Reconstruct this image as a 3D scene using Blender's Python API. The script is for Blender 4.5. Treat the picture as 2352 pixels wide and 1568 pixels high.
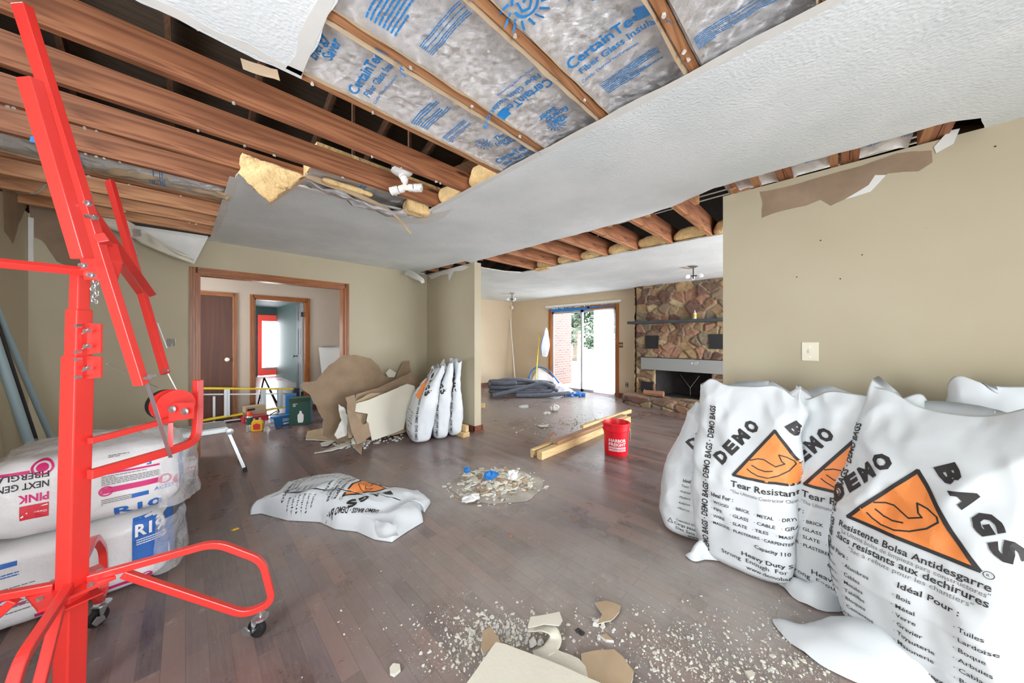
import bpy, bmesh, math, random
from mathutils import Vector, Matrix, noise
from mathutils.bvhtree import BVHTree
R = math.radians
for o in list(bpy.data.objects): bpy.data.objects.remove(o)
SC = bpy.context.scene
COL = SC.collection

# ------------------------------------------------------------------ camera, world, light, exposure
F = 750.0; HY = 776.0; CAMZ = 1.35
cam_d = bpy.data.cameras.new('camera'); cam = bpy.data.objects.new('camera', cam_d); COL.objects.link(cam)
cam.location = (0, 0, CAMZ); cam.rotation_euler = (R(90), 0, R(-45))
cam_d.sensor_width = 36; cam_d.lens = F/2352*36
cam_d.shift_y = -(784-HY)/2352
cam_d.clip_start = 0.02; cam_d.clip_end = 300
SC.camera = cam
SC.view_settings.view_transform = 'Standard'; SC.view_settings.look = 'None'
SC.view_settings.gamma = 1; SC.view_settings.use_curve_mapping = False
SC.view_settings.exposure = 1.45

wd = bpy.data.worlds.new('sky'); SC.world = wd; wd.use_nodes = True
bg = wd.node_tree.nodes['Background']; bg.inputs[0].default_value = (0.90, 0.945, 1.0, 1); bg.inputs[1].default_value = 6.0

def portal(name, loc, rot, sx, sy):
    l = bpy.data.lights.new(name, 'AREA'); l.shape = 'RECTANGLE'; l.size = sx; l.size_y = sy
    l.cycles.is_portal = True
    o = bpy.data.objects.new(name, l); o.location = loc; o.rotation_euler = rot; COL.objects.link(o)
portal('slider_daylight', (7.25, 4.6, 1.05), (0, R(90), 0), 2.1, 1.95)
portal('rear_window_daylight', (0.1, -2.62, 1.05), (R(90), 0, 0), 1.6, 1.9)
portal('added_left_daylight', (-1.1, .9, 1.2), (0, R(-90), 0), 1.1, .8)  # unseen left wall opening, added to brighten the left part of the ceiling
portal('added_hall_daylight', (-1.1, 6.1, 1.2), (0, R(-90), 0), 1.4, 1.1)  # hidden opening added at the hall's left end to brighten the hall
portal('far_room_window_daylight', (5.05, -1.13, 1.1), (R(90), 0, 0), 3.1, 2.0)
portal('added_green_side_daylight', (.04, 12.4, 1.3), (0, R(-90), 0), 1.4, 2.4)  # side opening out of view, added to light the red door and floor
portal('green_room_daylight', (2.0, 14.5, 1.1), (R(-90), 0, 0), 0.9, 2.0)

# ------------------------------------------------------------------ pixel of the photograph -> place
S2 = math.sqrt(2)
def ray(px, py):
    a = (px-1176)/F; b = (HY-py)/F
    return Vector(((1+a)/S2, (1-a)/S2, b))
def W(px, py, z=0.0):
    r = ray(px, py); d = (z-CAMZ)/r.z
    return Vector((r.x*d, r.y*d, z))
def D(px, py, d):
    r = ray(px, py); return Vector((r.x*d, r.y*d, CAMZ+r.z*d))
def PX(px, py, x):
    r = ray(px, py); d = x/r.x; return Vector((x, r.y*d, CAMZ+r.z*d))
def PY(px, py, y):
    r = ray(px, py); d = y/r.y; return Vector((r.x*d, y, CAMZ+r.z*d))

# ------------------------------------------------------------------ objects
def wloc(o):
    v = Vector((0, 0, 0))
    while o is not None: v = v+o.location; o = o.parent
    return v
def thing(name, label, cat, loc=(0, 0, 0), group=None, rz=0):
    o = bpy.data.objects.new(name, None); COL.objects.link(o); o.empty_display_size = 0.05
    o.location = loc; o.rotation_euler = (0, 0, rz); o['label'] = label; o['category'] = cat
    if group: o['group'] = group
    return o
def tag(o, label=None, cat=None, group=None, kind=None):
    if label: o['label'] = label
    if cat: o['category'] = cat
    if group: o['group'] = group
    if kind: o['kind'] = kind
    return o
def copy_tree(o, parent=None):
    c = o.copy(); COL.objects.link(c); c.parent = parent
    for ch in [x for x in bpy.data.objects if x.parent == o and x is not c]: copy_tree(ch, c)
    return c
class MB:
    def __init__(s): s.v = []; s.f = []; s.m = []; s.fc = None
    def add(s, vs, fs, mi=0):
        n = len(s.v); s.v += [Vector(v) for v in vs]
        for f in fs: s.f.append([n+i for i in f]); s.m.append(mi)
        return s
    def box(s, x0, x1, y0, y1, z0, z1, mi=0, M=None):
        vs = [Vector((x, y, z)) for z in (z0, z1) for y in (y0, y1) for x in (x0, x1)]
        if M is not None: vs = [M @ v for v in vs]
        return s.add(vs, [(0, 2, 3, 1), (4, 5, 7, 6), (0, 1, 5, 4), (2, 6, 7, 3), (0, 4, 6, 2), (1, 3, 7, 5)], mi)
    def tube(s, pts, r, n=10, mi=0, closed=False, caps=True, sq=None, up=None):
        # r number or list; sq=(w,h) makes a rectangular bar
        pts = [Vector(p) for p in pts]; N = len(pts); rr = r if isinstance(r, (list, tuple)) else [r]*N
        vs = []; prev = None
        for i, p in enumerate(pts):
            if closed: t = pts[(i+1) % N]-pts[i-1]
            else: t = pts[min(i+1, N-1)]-pts[max(i-1, 0)]
            t.normalize()
            if prev is None:
                u = Vector(up) if up else (Vector((0, 0, 1)) if abs(t.z) < .9 else Vector((1, 0, 0)))
            else: u = prev
            u = (u-t*u.dot(t)).normalized(); w = t.cross(u); prev = u
            k = 1.0
            if not closed and 0 < i < N-1:
                c = (pts[i]-pts[i-1]).normalized().dot((pts[i+1]-pts[i]).normalized()); 
                k = 1/max(.5, math.sqrt(max(.05, (1+c)/2)))
            if sq:
                a, b = sq[0]/2, sq[1]/2
                for (ca, cb) in ((-a, -b), (a, -b), (a, b), (-a, b)): vs.append(p+w*ca*(k if True else 1)+u*cb*k)
            else:
                for j in range(n):
                    th = 2*math.pi*j/n; vs.append(p+(w*math.cos(th)+u*math.sin(th))*rr[i])
        m = 4 if sq else n; fs = []
        for i in range(N if closed else N-1):
            for j in range(m):
                a = i*m+j; b = i*m+(j+1) % m; c = ((i+1) % N)*m+(j+1) % m; d = ((i+1) % N)*m+j
                fs.append((a, b, c, d))
        if caps and not closed: fs.append(tuple(range(m))[::-1]); fs.append(tuple(range((N-1)*m, N*m)))
        return s.add(vs, fs, mi)
    def cyl(s, p0, p1, r0, r1=None, n=16, mi=0): return s.tube([p0, p1], [r0, r0 if r1 is None else r1], n, mi)
    def lathe(s, c, prof, n=24, mi=0, axis=(0, 0, 1), caps=True):
        c = Vector(c); ax = Vector(axis).normalized(); u = ax.orthogonal().normalized(); w = ax.cross(u); vs = []
        for (r, h) in prof:
            for j in range(n):
                t = 2*math.pi*j/n; vs.append(c+ax*h+(u*math.cos(t)+w*math.sin(t))*r)
        fs = [(i*n+j, i*n+(j+1) % n, (i+1)*n+(j+1) % n, (i+1)*n+j) for i in range(len(prof)-1) for j in range(n)]
        if caps: fs.append(tuple(range(n))[::-1]); fs.append(tuple(range((len(prof)-1)*n, len(prof)*n)))
        return s.add(vs, fs, mi)
    def grid(s, fn, nu, nv, mi=0, wrap=False):
        vs = [fn(i/(nu if wrap else nu-1), j/(nv-1)) for j in range(nv) for i in range(nu)]
        fs = []
        for j in range(nv-1):
            for i in range(nu if wrap else nu-1):
                i2 = (i+1) % nu; fs.append((j*nu+i, j*nu+i2, (j+1)*nu+i2, (j+1)*nu+i))
        return s.add(vs, fs, mi)
    def prism(s, poly, O, U, V, th, mi=0, back=None, side=None, bend=None):
        # polygon in the plane O,U,V pushed th along U x V (front face at O, back face behind)
        O = Vector(O); U = Vector(U).normalized(); V = Vector(V).normalized(); Nn = U.cross(V); n = len(poly)
        b = bend or (lambda x, y: 0)
        f = [O+U*x+V*y+Nn*b(x, y) for x, y in poly]; k = [p-Nn*th for p in f]
        s.add(f+k, [tuple(range(n))], mi)
        s.f.append([len(s.v)-2*n+n+i for i in range(n)][::-1]); s.m.append(back if back is not None else mi)
        base = len(s.v)-2*n
        for i in range(n):
            j = (i+1) % n; s.f.append([base+i, base+n+i, base+n+j, base+j]); s.m.append(side if side is not None else mi)
        return s
    def chunk(s, c, sx, sy, sz, rnd, mi=0, rz=None):
        # irregular broken lump
        M = Matrix.Rotation(rnd.uniform(0, 6.3) if rz is None else rz, 3, 'Z') @ Matrix.Rotation(rnd.uniform(-.35, .35), 3, 'X')
        n = rnd.choice((5, 6, 7)); lo = []; hi = []
        for i in range(n):
            t = 2*math.pi*(i+rnd.uniform(-.3, .3))/n; q = rnd.uniform(.6, 1.15)
            lo.append(Vector((math.cos(t)*sx*q, math.sin(t)*sy*q, -sz/2))); q2 = rnd.uniform(.7, 1)
            hi.append(Vector((math.cos(t)*sx*q*q2, math.sin(t)*sy*q*q2, sz/2*rnd.uniform(.5, 1.3))))
        vs = [Vector(c)+M @ p for p in lo+hi]
        return s.add(vs, [tuple(range(n))[::-1], tuple(range(n, 2*n))]+[(i, (i+1) % n, n+(i+1) % n, n+i) for i in range(n)], mi)
    def build(s, name, mat, parent=None, smooth=None, bev=0, label=None, kind=None, solid=0, base=True):
        off = wloc(parent) if parent is not None else Vector((0, 0, 0)); loc = Vector((0, 0, 0))
        if parent is None and base and s.v:
            xs = [v.x for v in s.v]; ys = [v.y for v in s.v]; zs = [v.z for v in s.v]
            loc = Vector(((min(xs)+max(xs))/2, (min(ys)+max(ys))/2, min(zs))); off = loc
        me = bpy.data.meshes.new(name); me.from_pydata([v-off for v in s.v], [], s.f)
        mats = mat if isinstance(mat, (list, tuple)) else [mat]
        for m in mats: me.materials.append(m)
        me.polygons.foreach_set('material_index', [min(i, len(mats)-1) for i in s.m])
        me.validate(); me.update()
        if smooth is not None:
            me.shade_smooth()
            if smooth > 0: me.set_sharp_from_angle(angle=R(smooth))
        o = bpy.data.objects.new(name, me); COL.objects.link(o); o.location = loc
        if parent is not None: o.parent = parent
        if bev:
            b = o.modifiers.new('bevel', 'BEVEL'); b.width = bev; b.segments = 2; b.limit_method = 'ANGLE'
        if solid:
            b = o.modifiers.new('solid', 'SOLIDIFY'); b.thickness = solid; b.offset = 0
        if label: o['label'] = label
        if kind: o['kind'] = kind
        return o
def struct(name, mb, mat, **k):
    return mb.build(name, mat, kind='structure', base=False, **k)
def jag(poly, flags, amp, step, seed):
    rnd = random.Random(seed); out = []; n = len(poly)
    for i in range(n):
        p = Vector(poly[i]); q = Vector(poly[(i+1) % n]); out.append(tuple(p))
        if flags == 'all' or flags[i]:
            L = (q-p).length; k = int(L/step); t = (q-p)/max(L, 1e-6); nn = Vector((-t.y, t.x)); w = 0
            for j in range(1, k):
                w = w*.6+rnd.uniform(-amp, amp)*.7
                out.append(tuple(p+(q-p)*(j+rnd.uniform(-.3, .3))/k+nn*w))
    return out
def arc(c, r, a0, a1, n, u, v):
    c = Vector(c); u = Vector(u); v = Vector(v)
    return [c+u*r*math.cos(R(a0+(a1-a0)*i/n))+v*r*math.sin(R(a0+(a1-a0)*i/n)) for i in range(n+1)]
def fillet(pts, r, n=5):
    pts = [Vector(p) for p in pts]; out = [pts[0]]
    for i in range(1, len(pts)-1):
        p = pts[i]; a = (pts[i-1]-p); b = (pts[i+1]-p); rr = min(r, a.length*.45, b.length*.45)
        A = p+a.normalized()*rr; B = p+b.normalized()*rr
        for j in range(n+1):
            t = j/n; out.append(A*(1-t)**2+p*2*t*(1-t)+B*t*t)
    return out+[pts[-1]]
def smoothpath(pts, k=6):
    pts = [Vector(p) for p in pts]; out = []
    for i in range(len(pts)-1):
        p0 = pts[max(i-1, 0)]; p1 = pts[i]; p2 = pts[i+1]; p3 = pts[min(i+2, len(pts)-1)]
        for j in range(k):
            t = j/k; out.append(.5*((2*p1)+(-p0+p2)*t+(2*p0-5*p1+4*p2-p3)*t*t+(-p0+3*p1-3*p2+p3)*t**3))
    return out+[pts[-1]]

# ------------------------------------------------------------------ materials
def newmat(name):
    m = bpy.data.materials.new(name); m.use_nodes = True; nt = m.node_tree; b = nt.nodes['Principled BSDF']; return m, nt, b
def nd(nt, t, **k):
    n = nt.nodes.new(t)
    for a, v in k.items():
        if a.startswith('i_'): n.inputs[a[2:].replace('_', ' ')].default_value = v
        else: setattr(n, a, v)
    return n
def coords(nt, sc=(1, 1, 1), rot=(0, 0, 0), kind='Object'):
    tc = nd(nt, 'ShaderNodeTexCoord'); mp = nd(nt, 'ShaderNodeMapping'); mp.inputs['Scale'].default_value = sc; mp.inputs['Rotation'].default_value = rot
    nt.links.new(tc.outputs[kind], mp.inputs[0]); return mp.outputs[0]
def ramp(nt, src, stops):
    r = nd(nt, 'ShaderNodeValToRGB'); e = r.color_ramp.elements
    while len(e) < len(stops): e.new(.5)
    for i, (p, c) in enumerate(stops): e[i].position = p; e[i].color = (*c, 1) if len(c) == 3 else c
    nt.links.new(src, r.inputs[0]); return r.outputs[0]
def mix(nt, f, a, b, mode='MIX'):
    m = nd(nt, 'ShaderNodeMix', data_type='RGBA', blend_type=mode)
    if isinstance(f, (int, float)): m.inputs[0].default_value = f
    else: nt.links.new(f, m.inputs[0])
    for s, i in ((a, 6), (b, 7)):
        if isinstance(s, tuple): m.inputs[i].default_value = (*s, 1)
        else: nt.links.new(s, m.inputs[i])
    return m.outputs[2]
def noi(nt, vec, scale, detail=4, rough=.55, dist=0):
    n = nd(nt, 'ShaderNodeTexNoise'); n.inputs['Scale'].default_value = scale; n.inputs['Detail'].default_value = detail
    n.inputs['Roughness'].default_value = rough; n.inputs['Distortion'].default_value = dist
    nt.links.new(vec, n.inputs['Vector']); return n.outputs[0]
def bump(nt, b, h, st, dist=.01):
    n = nd(nt, 'ShaderNodeBump'); n.inputs['Strength'].default_value = st; n.inputs['Distance'].default_value = dist
    nt.links.new(h, n.inputs['Height']); nt.links.new(n.outputs[0], b.inputs['Normal'])
def M_(name, c, rough=.6, metal=0, var=.0, vs=5, bp=0, bs=60, bd=.005, trans=0, alpha=1, emit=0, spec=None, coat=0):
    m, nt, b = newmat(name); b.inputs['Base Color'].default_value = (*c, 1); b.inputs['Roughness'].default_value = rough; b.inputs['Metallic'].default_value = metal
    v = coords(nt)
    if var:
        f = noi(nt, v, vs, 5); r = ramp(nt, f, [(.3, tuple(max(0, x*(1-var)) for x in c)), (.7, tuple(min(1, x*(1+var*.6)) for x in c))]); nt.links.new(r, b.inputs['Base Color'])
    if bp: bump(nt, b, noi(nt, v, bs, 4), bp, bd)
    if trans: b.inputs['Transmission Weight'].default_value = trans
    if alpha < 1: b.inputs['Alpha'].default_value = alpha
    if spec is not None: b.inputs['Specular IOR Level'].default_value = spec
    if coat: b.inputs['Coat Weight'].default_value = coat; b.inputs['Coat Roughness'].default_value = .15
    if emit: b.inputs['Emission Color'].default_value = (*c, 1); b.inputs['Emission Strength'].default_value = emit
    return m
def sr(r, g, b):
    f = lambda x: ((x/255+.055)/1.055)**2.4 if x > 10 else x/255/12.92
    return (f(r), f(g), f(b))

MAT = {}
# painted wall: beige with faint roller mottling, scuffs
def wallmat(name, c, c2, sc=1.0):
    m, nt, b = newmat(name); v = coords(nt); f = noi(nt, v, 1.1, 3)
    col = mix(nt, ramp(nt, f, [(.35, (0, 0, 0)), (.7, (1, 1, 1))]), c, c2)
    sp = noi(nt, v, 9, 6, .75); k = ramp(nt, sp, [(.70, (0, 0, 0)), (.76, (1, 1, 1))])
    col = mix(nt, k, col, tuple(x*.82 for x in c)); nt.links.new(col, b.inputs['Base Color']); b.inputs['Roughness'].default_value = .62
    bump(nt, b, noi(nt, v, 90, 3), .12, .003); return m
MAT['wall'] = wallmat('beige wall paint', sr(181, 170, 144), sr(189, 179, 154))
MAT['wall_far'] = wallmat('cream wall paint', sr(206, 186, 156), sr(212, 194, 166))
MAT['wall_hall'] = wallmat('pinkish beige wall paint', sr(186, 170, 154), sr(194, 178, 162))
MAT['green'] = M_('dark green wall paint', sr(40, 60, 56), .6, var=.15)
# ceiling: white sprayed texture, patchy
m, nt, b = newmat('textured white ceiling'); v = coords(nt)
f = noi(nt, v, 1.6, 4, .6); col = mix(nt, ramp(nt, f, [(.4, (0, 0, 0)), (.62, (1, 1, 1))]), sr(224, 231, 233), sr(236, 241, 243))
nt.links.new(col, b.inputs['Base Color']); b.inputs['Roughness'].default_value = .8
vo = nd(nt, 'ShaderNodeTexVoronoi', feature='SMOOTH_F1'); vo.inputs['Scale'].default_value = 85; nt.links.new(v, vo.inputs['Vector'])
bump(nt, b, mix(nt, .5, vo.outputs[0], noi(nt, v, 70, 4)), .55, .008); MAT['ceil'] = m
MAT['plaster'] = M_('smooth white plaster', sr(226, 226, 222), .75, var=.06, vs=8, bp=.15, bs=40)
MAT['gyp'] = M_('crumbled gypsum', sr(214, 212, 204), .9, var=.12, vs=20, bp=.6, bs=50, bd=.01)
MAT['kraft'] = M_('brown backing paper', sr(160, 136, 110), .75, var=.22, vs=4, bp=.3, bs=14)
MAT['kraft2'] = M_('tan drywall paper', sr(184, 160, 130), .75, var=.15, vs=5, bp=.2, bs=14)
MAT['tornwall'] = M_('exposed brown drywall paper', sr(150, 128, 106), .85, var=.2, vs=6)
MAT['cream'] = M_('off-white drywall face', sr(218, 213, 196), .8, var=.05, vs=3, bp=.3, bs=70)
# floor: narrow boards along Y, dusty
m, nt, b = newmat('dusty brown hardwood strip floor')
v = coords(nt, rot=(0, 0, R(90)), kind='Object')
br = nd(nt, 'ShaderNodeTexBrick'); br.offset = .37; br.squash = 1; nt.links.new(v, br.inputs['Vector'])
for k, x in (('Scale', 1.0), ('Mortar Size', .0012), ('Mortar Smooth', .3), ('Bias', 0), ('Brick Width', .58), ('Row Height', .072)): br.inputs[k].default_value = x
br.inputs['Color1'].default_value = (0, 0, 0, 1); br.inputs['Color2'].default_value = (1, 1, 1, 1); br.inputs['Mortar'].default_value = (.5, .5, .5, 1)
tone = ramp(nt, br.outputs[0], [(0, sr(72, 58, 60)), (.35, sr(104, 82, 77)), (.7, sr(134, 104, 94)), (1, sr(92, 80, 84))])
gr = noi(nt, coords(nt, (30, 2.5, 1)), 3, 6, .65); col = mix(nt, ramp(nt, gr, [(.4, (0, 0, 0)), (.8, (.6, .6, .6))]), tone, sr(142, 116, 104)); 
big = noi(nt, coords(nt), 1.3, 6, .65); dk = ramp(nt, big, [(.38, (0, 0, 0)), (.62, (1, 1, 1))])
dm = mix(nt, dk, (.0, .0, .0), (.5, .5, .5)); col = mix(nt, dm, col, sr(138, 128, 127))
p2 = noi(nt, coords(nt, (1, 1, 1)), 7, 8, .75); k2 = ramp(nt, p2, [(.60, (0, 0, 0)), (.75, (.75, .75, .75))]); col = mix(nt, k2, col, sr(180, 176, 172))
sc1 = noi(nt, coords(nt, (5, .8, 1), (0, 0, .7)), 9, 6, .8); k3 = ramp(nt, sc1, [(.68, (0, 0, 0)), (.74, (.6, .6, .6))]); col = mix(nt, k3, col, sr(196, 190, 184))
st = noi(nt, coords(nt, (1, 1, 1), (0, 0, 2)), 2.2, 3, .5); k4 = ramp(nt, st, [(.2, (.25, .25, .25)), (.45, (0, 0, 0))]); col = mix(nt, k4, col, sr(82, 68, 66))

for (dx_, dy_, dr_, dv_) in ((2.01, 2.21, .85, .75), (1.2, 1.15, .9, .5), (1.85, .75, .8, .4), (4.6, 4.0, 2.2, .4), (2.0, .3, .7, .5), (.9, 2.6, 1.2, .35)):
    mpx = nd(nt, 'ShaderNodeMapping'); mpx.vector_type = 'TEXTURE'; mpx.inputs['Location'].default_value = (dx_, dy_, 0); mpx.inputs['Scale'].default_value = (dr_, dr_, dr_)
    tcx = nd(nt, 'ShaderNodeTexCoord'); nt.links.new(tcx.outputs['Object'], mpx.inputs[0]); gx = nd(nt, 'ShaderNodeTexGradient', gradient_type='SPHERICAL'); nt.links.new(mpx.outputs[0], gx.inputs[0])
    mm = nd(nt, 'ShaderNodeMath', operation='MULTIPLY'); nt.links.new(gx.outputs[0], mm.inputs[0]); nt.links.new(noi(nt, coords(nt), 5, 7, .75), mm.inputs[1])
    col = mix(nt, ramp(nt, mm.outputs[0], [(.0, (0, 0, 0)), (.42, (dv_, dv_, dv_))]), col, sr(184, 178, 170))
jm = nd(nt, 'ShaderNodeMath', operation='MULTIPLY'); jm.inputs[1].default_value = .45; nt.links.new(br.outputs[1], jm.inputs[0]); col = mix(nt, jm.outputs[0], col, sr(84, 68, 62)); nt.links.new(col, b.inputs['Base Color'])
rg = ramp(nt, big, [(.3, (.22, .22, .22)), (.7, (.40, .40, .40))]); nt.links.new(rg, b.inputs['Roughness'])
inv = nd(nt, 'ShaderNodeMath', operation='SUBTRACT'); inv.inputs[0].default_value = 1; nt.links.new(br.outputs[1], inv.inputs[1])
lv = nd(nt, 'ShaderNodeMath', operation='MULTIPLY_ADD'); lv.inputs[1].default_value = .35; nt.links.new(br.outputs[0], lv.inputs[0]); nt.links.new(inv.outputs[0], lv.inputs[2])
bump(nt, b, lv.outputs[0], .35, .003); MAT['floor'] = m
# wood with grain along X
def wood(name, c1, c2, c3, axis='X', rough=.65, knots=True, sc=1.0):
    m, nt, b = newmat(name)
    s = {'X': (.5, 9, 9), 'Y': (9, .5, 9), 'Z': (9, 9, .5)}[axis]
    v = coords(nt, tuple(x*sc for x in s)); n0 = noi(nt, v, 1.2, 3, .5, .6)
    w = nd(nt, 'ShaderNodeMath', operation='MULTIPLY'); w.inputs[1].default_value = 16; nt.links.new(n0, w.inputs[0])
    fr = nd(nt, 'ShaderNodeMath', operation='PINGPONG'); fr.inputs[1].default_value = 1; nt.links.new(w.outputs[0], fr.inputs[0])
    col = ramp(nt, fr.outputs[0], [(0, c1), (.55, c2), (1, c3)])
    f = noi(nt, coords(nt, tuple(x*6*sc for x in s)), 2, 4, .6); col = mix(nt, .35, col, ramp(nt, f, [(.3, c1), (.7, c2)]), 'MIX')
    if knots:
        kv = nd(nt, 'ShaderNodeTexVoronoi'); kv.inputs['Scale'].default_value = 1.0
        ks = {'X': (1.6, 7, 7), 'Y': (7, 1.6, 7), 'Z': (7, 7, 1.6)}[axis]
        nt.links.new(coords(nt, ks), kv.inputs['Vector']); kk = ramp(nt, kv.outputs[0], [(.06, (1, 1, 1)), (.12, (0, 0, 0))]); col = mix(nt, kk, col, tuple(x*.35 for x in c1))
    nt.links.new(col, b.inputs['Base Color']); b.inputs['Roughness'].default_value = rough
    bump(nt, b, f, .2, .003); return m
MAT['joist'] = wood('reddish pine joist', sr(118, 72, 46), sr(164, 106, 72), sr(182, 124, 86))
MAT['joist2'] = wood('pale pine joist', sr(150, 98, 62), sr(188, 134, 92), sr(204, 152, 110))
MAT['rafter'] = wood('dark old rafter', sr(84, 58, 44), sr(110, 78, 58), sr(120, 88, 68), 'Y')
MAT['sheath'] = wood('grey brown roof sheathing', sr(62, 52, 44), sr(84, 72, 60), sr(90, 76, 62), 'X')
MAT['stud'] = wood('new pine board', sr(196, 160, 106), sr(218, 188, 138), sr(226, 198, 150))
MAT['stud2'] = wood('weathered brown pine', sr(150, 112, 84), sr(172, 132, 102), sr(186, 148, 116))
MAT['brownwood'] = wood('stained orange brown trim', sr(136, 76, 34), sr(160, 96, 46), sr(174, 110, 56), 'Z', .35, knots=False)
MAT['brownwoodX'] = wood('stained orange brown trim flat', sr(136, 76, 34), sr(160, 96, 46), sr(174, 110, 56), 'X', .35, knots=False)
MAT['doorwood'] = wood('worn brown veneer', sr(74, 40, 28), sr(86, 48, 32), sr(94, 54, 38), 'Z', .45, knots=False, sc=.25)
MAT['basewood'] = wood('dark red brown baseboard', sr(104, 58, 42), sr(132, 76, 56), sr(140, 84, 64), 'Y', .45, knots=False)
# foil facing
m, nt, b = newmat('crinkled foil facing'); v = coords(nt); b.inputs['Metallic'].default_value = .8
f = noi(nt, v, 6, 4); nt.links.new(ramp(nt, f, [(.3, sr(214, 214, 216)), (.7, sr(240, 240, 242))]), b.inputs['Base Color']); b.inputs['Roughness'].default_value = .27
vo = nd(nt, 'ShaderNodeTexVoronoi'); vo.inputs['Scale'].default_value = 26; nt.links.new(v, vo.inputs['Vector'])
n1 = noi(nt, v, 26, 8, .76, .6); bump(nt, b, mix(nt, .35, n1, vo.outputs[0]), .9, .03); MAT['foil'] = m
MAT['blueprint'] = M_('blue printing ink', sr(40, 134, 206), .5)
MAT['glass_wool'] = M_('yellow glass wool', sr(240, 206, 148), .95, var=.22, vs=9, bp=1, bs=24, bd=.03)
MAT['wire'] = M_('white cable', sr(216, 214, 206), .5)
MAT['red'] = M_('red powder coat', sr(232, 58, 52), .32, coat=.4)
MAT['red_d'] = M_('red bucket plastic', sr(236, 26, 44), .35)
MAT['zinc'] = M_('zinc plated steel', sr(200, 204, 208), .3, .9)
MAT['alu'] = M_('brushed aluminium', sr(196, 200, 200), .38, .7)
MAT['black'] = M_('black rubber', sr(28, 28, 30), .6)
MAT['darkmetal'] = M_('dark metal', sr(52, 52, 54), .5, .4)
MAT['white'] = M_('white plastic', sr(232, 232, 230), .45)
MAT['ivory'] = M_('ivory plastic', sr(232, 226, 204), .4)
MAT['bag'] = M_('white woven poly bag', sr(214, 219, 222), .42, var=.03, vs=3, bp=.12, bs=9, bd=.02, spec=.4)
MAT['ink'] = M_('black printing ink', sr(44, 42, 42), .55)
MAT['grayink'] = M_('grey printing ink', sr(120, 120, 122), .6)
MAT['orange'] = M_('orange printing ink', sr(246, 146, 74), .5)
MAT['pink'] = M_('magenta printing ink', sr(206, 40, 112), .5)
MAT['redink'] = M_('red printing ink', sr(206, 48, 62), .5)
MAT['blueink'] = M_('mid blue printing ink', sr(44, 104, 184), .5)
MAT['whiteink'] = M_('white printing', sr(240, 240, 240), .5)
m, nt, b = newmat('clear plastic film'); b.inputs['Base Color'].default_value = (.95, .96, .97, 1); b.inputs['Roughness'].default_value = .12; b.inputs['Alpha'].default_value = .28; MAT['film'] = m
bump(nt, b, noi(nt, coords(nt), 14, 5, .6, 1.0), .8, .03)
m, nt, b = newmat('window glass'); b.inputs['Base Color'].default_value = (.01, .012, .012, 1); b.inputs['Roughness'].default_value = .02; b.inputs['Alpha'].default_value = .10; MAT['glass'] = m
m, nt, b = newmat('translucent white plastic sheeting'); b.inputs['Base Color'].default_value = (*sr(232, 238, 246), 1); b.inputs['Roughness'].default_value = .35
tl = nd(nt, 'ShaderNodeBsdfTranslucent'); tl.inputs[0].default_value = (*sr(240, 244, 250), 1); tr_ = nd(nt, 'ShaderNodeBsdfTransparent'); m1 = nd(nt, 'ShaderNodeMixShader'); m2 = nd(nt, 'ShaderNodeMixShader')
m1.inputs[0].default_value = .6; nt.links.new(b.outputs[0], m1.inputs[1]); nt.links.new(tl.outputs[0], m1.inputs[2]); m2.inputs[0].default_value = .22; nt.links.new(m1.outputs[0], m2.inputs[1]); nt.links.new(tr_.outputs[0], m2.inputs[2])
nt.links.new(m2.outputs[0], nt.nodes['Material Output'].inputs[0]); MAT['sheet'] = m
MAT['bluetape'] = M_('blue painter tape', sr(36, 122, 200), .6)
MAT['hose'] = M_('dark grey corrugated hose', sr(92, 96, 106), .5)
MAT['yellow'] = M_('yellow fibreglass', sr(226, 196, 34), .4)
MAT['greyblue'] = M_('painted grey blue pole', sr(150, 170, 176), .4, .2)
MAT['greydoor'] = M_('grey painted door', sr(150, 158, 160), .5)
MAT['reddoor'] = M_('red painted door', sr(230, 72, 60), .45)
MAT['brick'] = None
m, nt, b = newmat('pale red brick'); tc = nd(nt, 'ShaderNodeTexCoord'); sx = nd(nt, 'ShaderNodeSeparateXYZ'); cx = nd(nt, 'ShaderNodeCombineXYZ'); ad = nd(nt, 'ShaderNodeMath', operation='ADD')
nt.links.new(tc.outputs['Object'], sx.inputs[0]); nt.links.new(sx.outputs[0], ad.inputs[0]); nt.links.new(sx.outputs[1], ad.inputs[1]); nt.links.new(ad.outputs[0], cx.inputs[0]); nt.links.new(sx.outputs[2], cx.inputs[1])
br = nd(nt, 'ShaderNodeTexBrick'); nt.links.new(cx.outputs[0], br.inputs['Vector'])
for k, x in (('Scale', 1.0), ('Mortar Size', .006), ('Brick Width', .2), ('Row Height', .07)): br.inputs[k].default_value = x
br.inputs['Color1'].default_value = (*sr(112, 70, 58), 1); br.inputs['Color2'].default_value = (*sr(76, 52, 50), 1); br.inputs['Mortar'].default_value = (*sr(124, 116, 108), 1)
nt.links.new(br.outputs[0], b.inputs['Base Color']); MAT['brick'] = m
MAT['leaf'] = M_('green leaves', sr(38, 66, 36), .6, var=.4, vs=2)
MAT['bark'] = M_('grey brown bark', sr(110, 100, 90), .9, var=.3, vs=6, bp=.6, bs=20)
MAT['patio'] = M_('pale concrete patio', sr(190, 188, 180), .9, var=.08)
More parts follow.
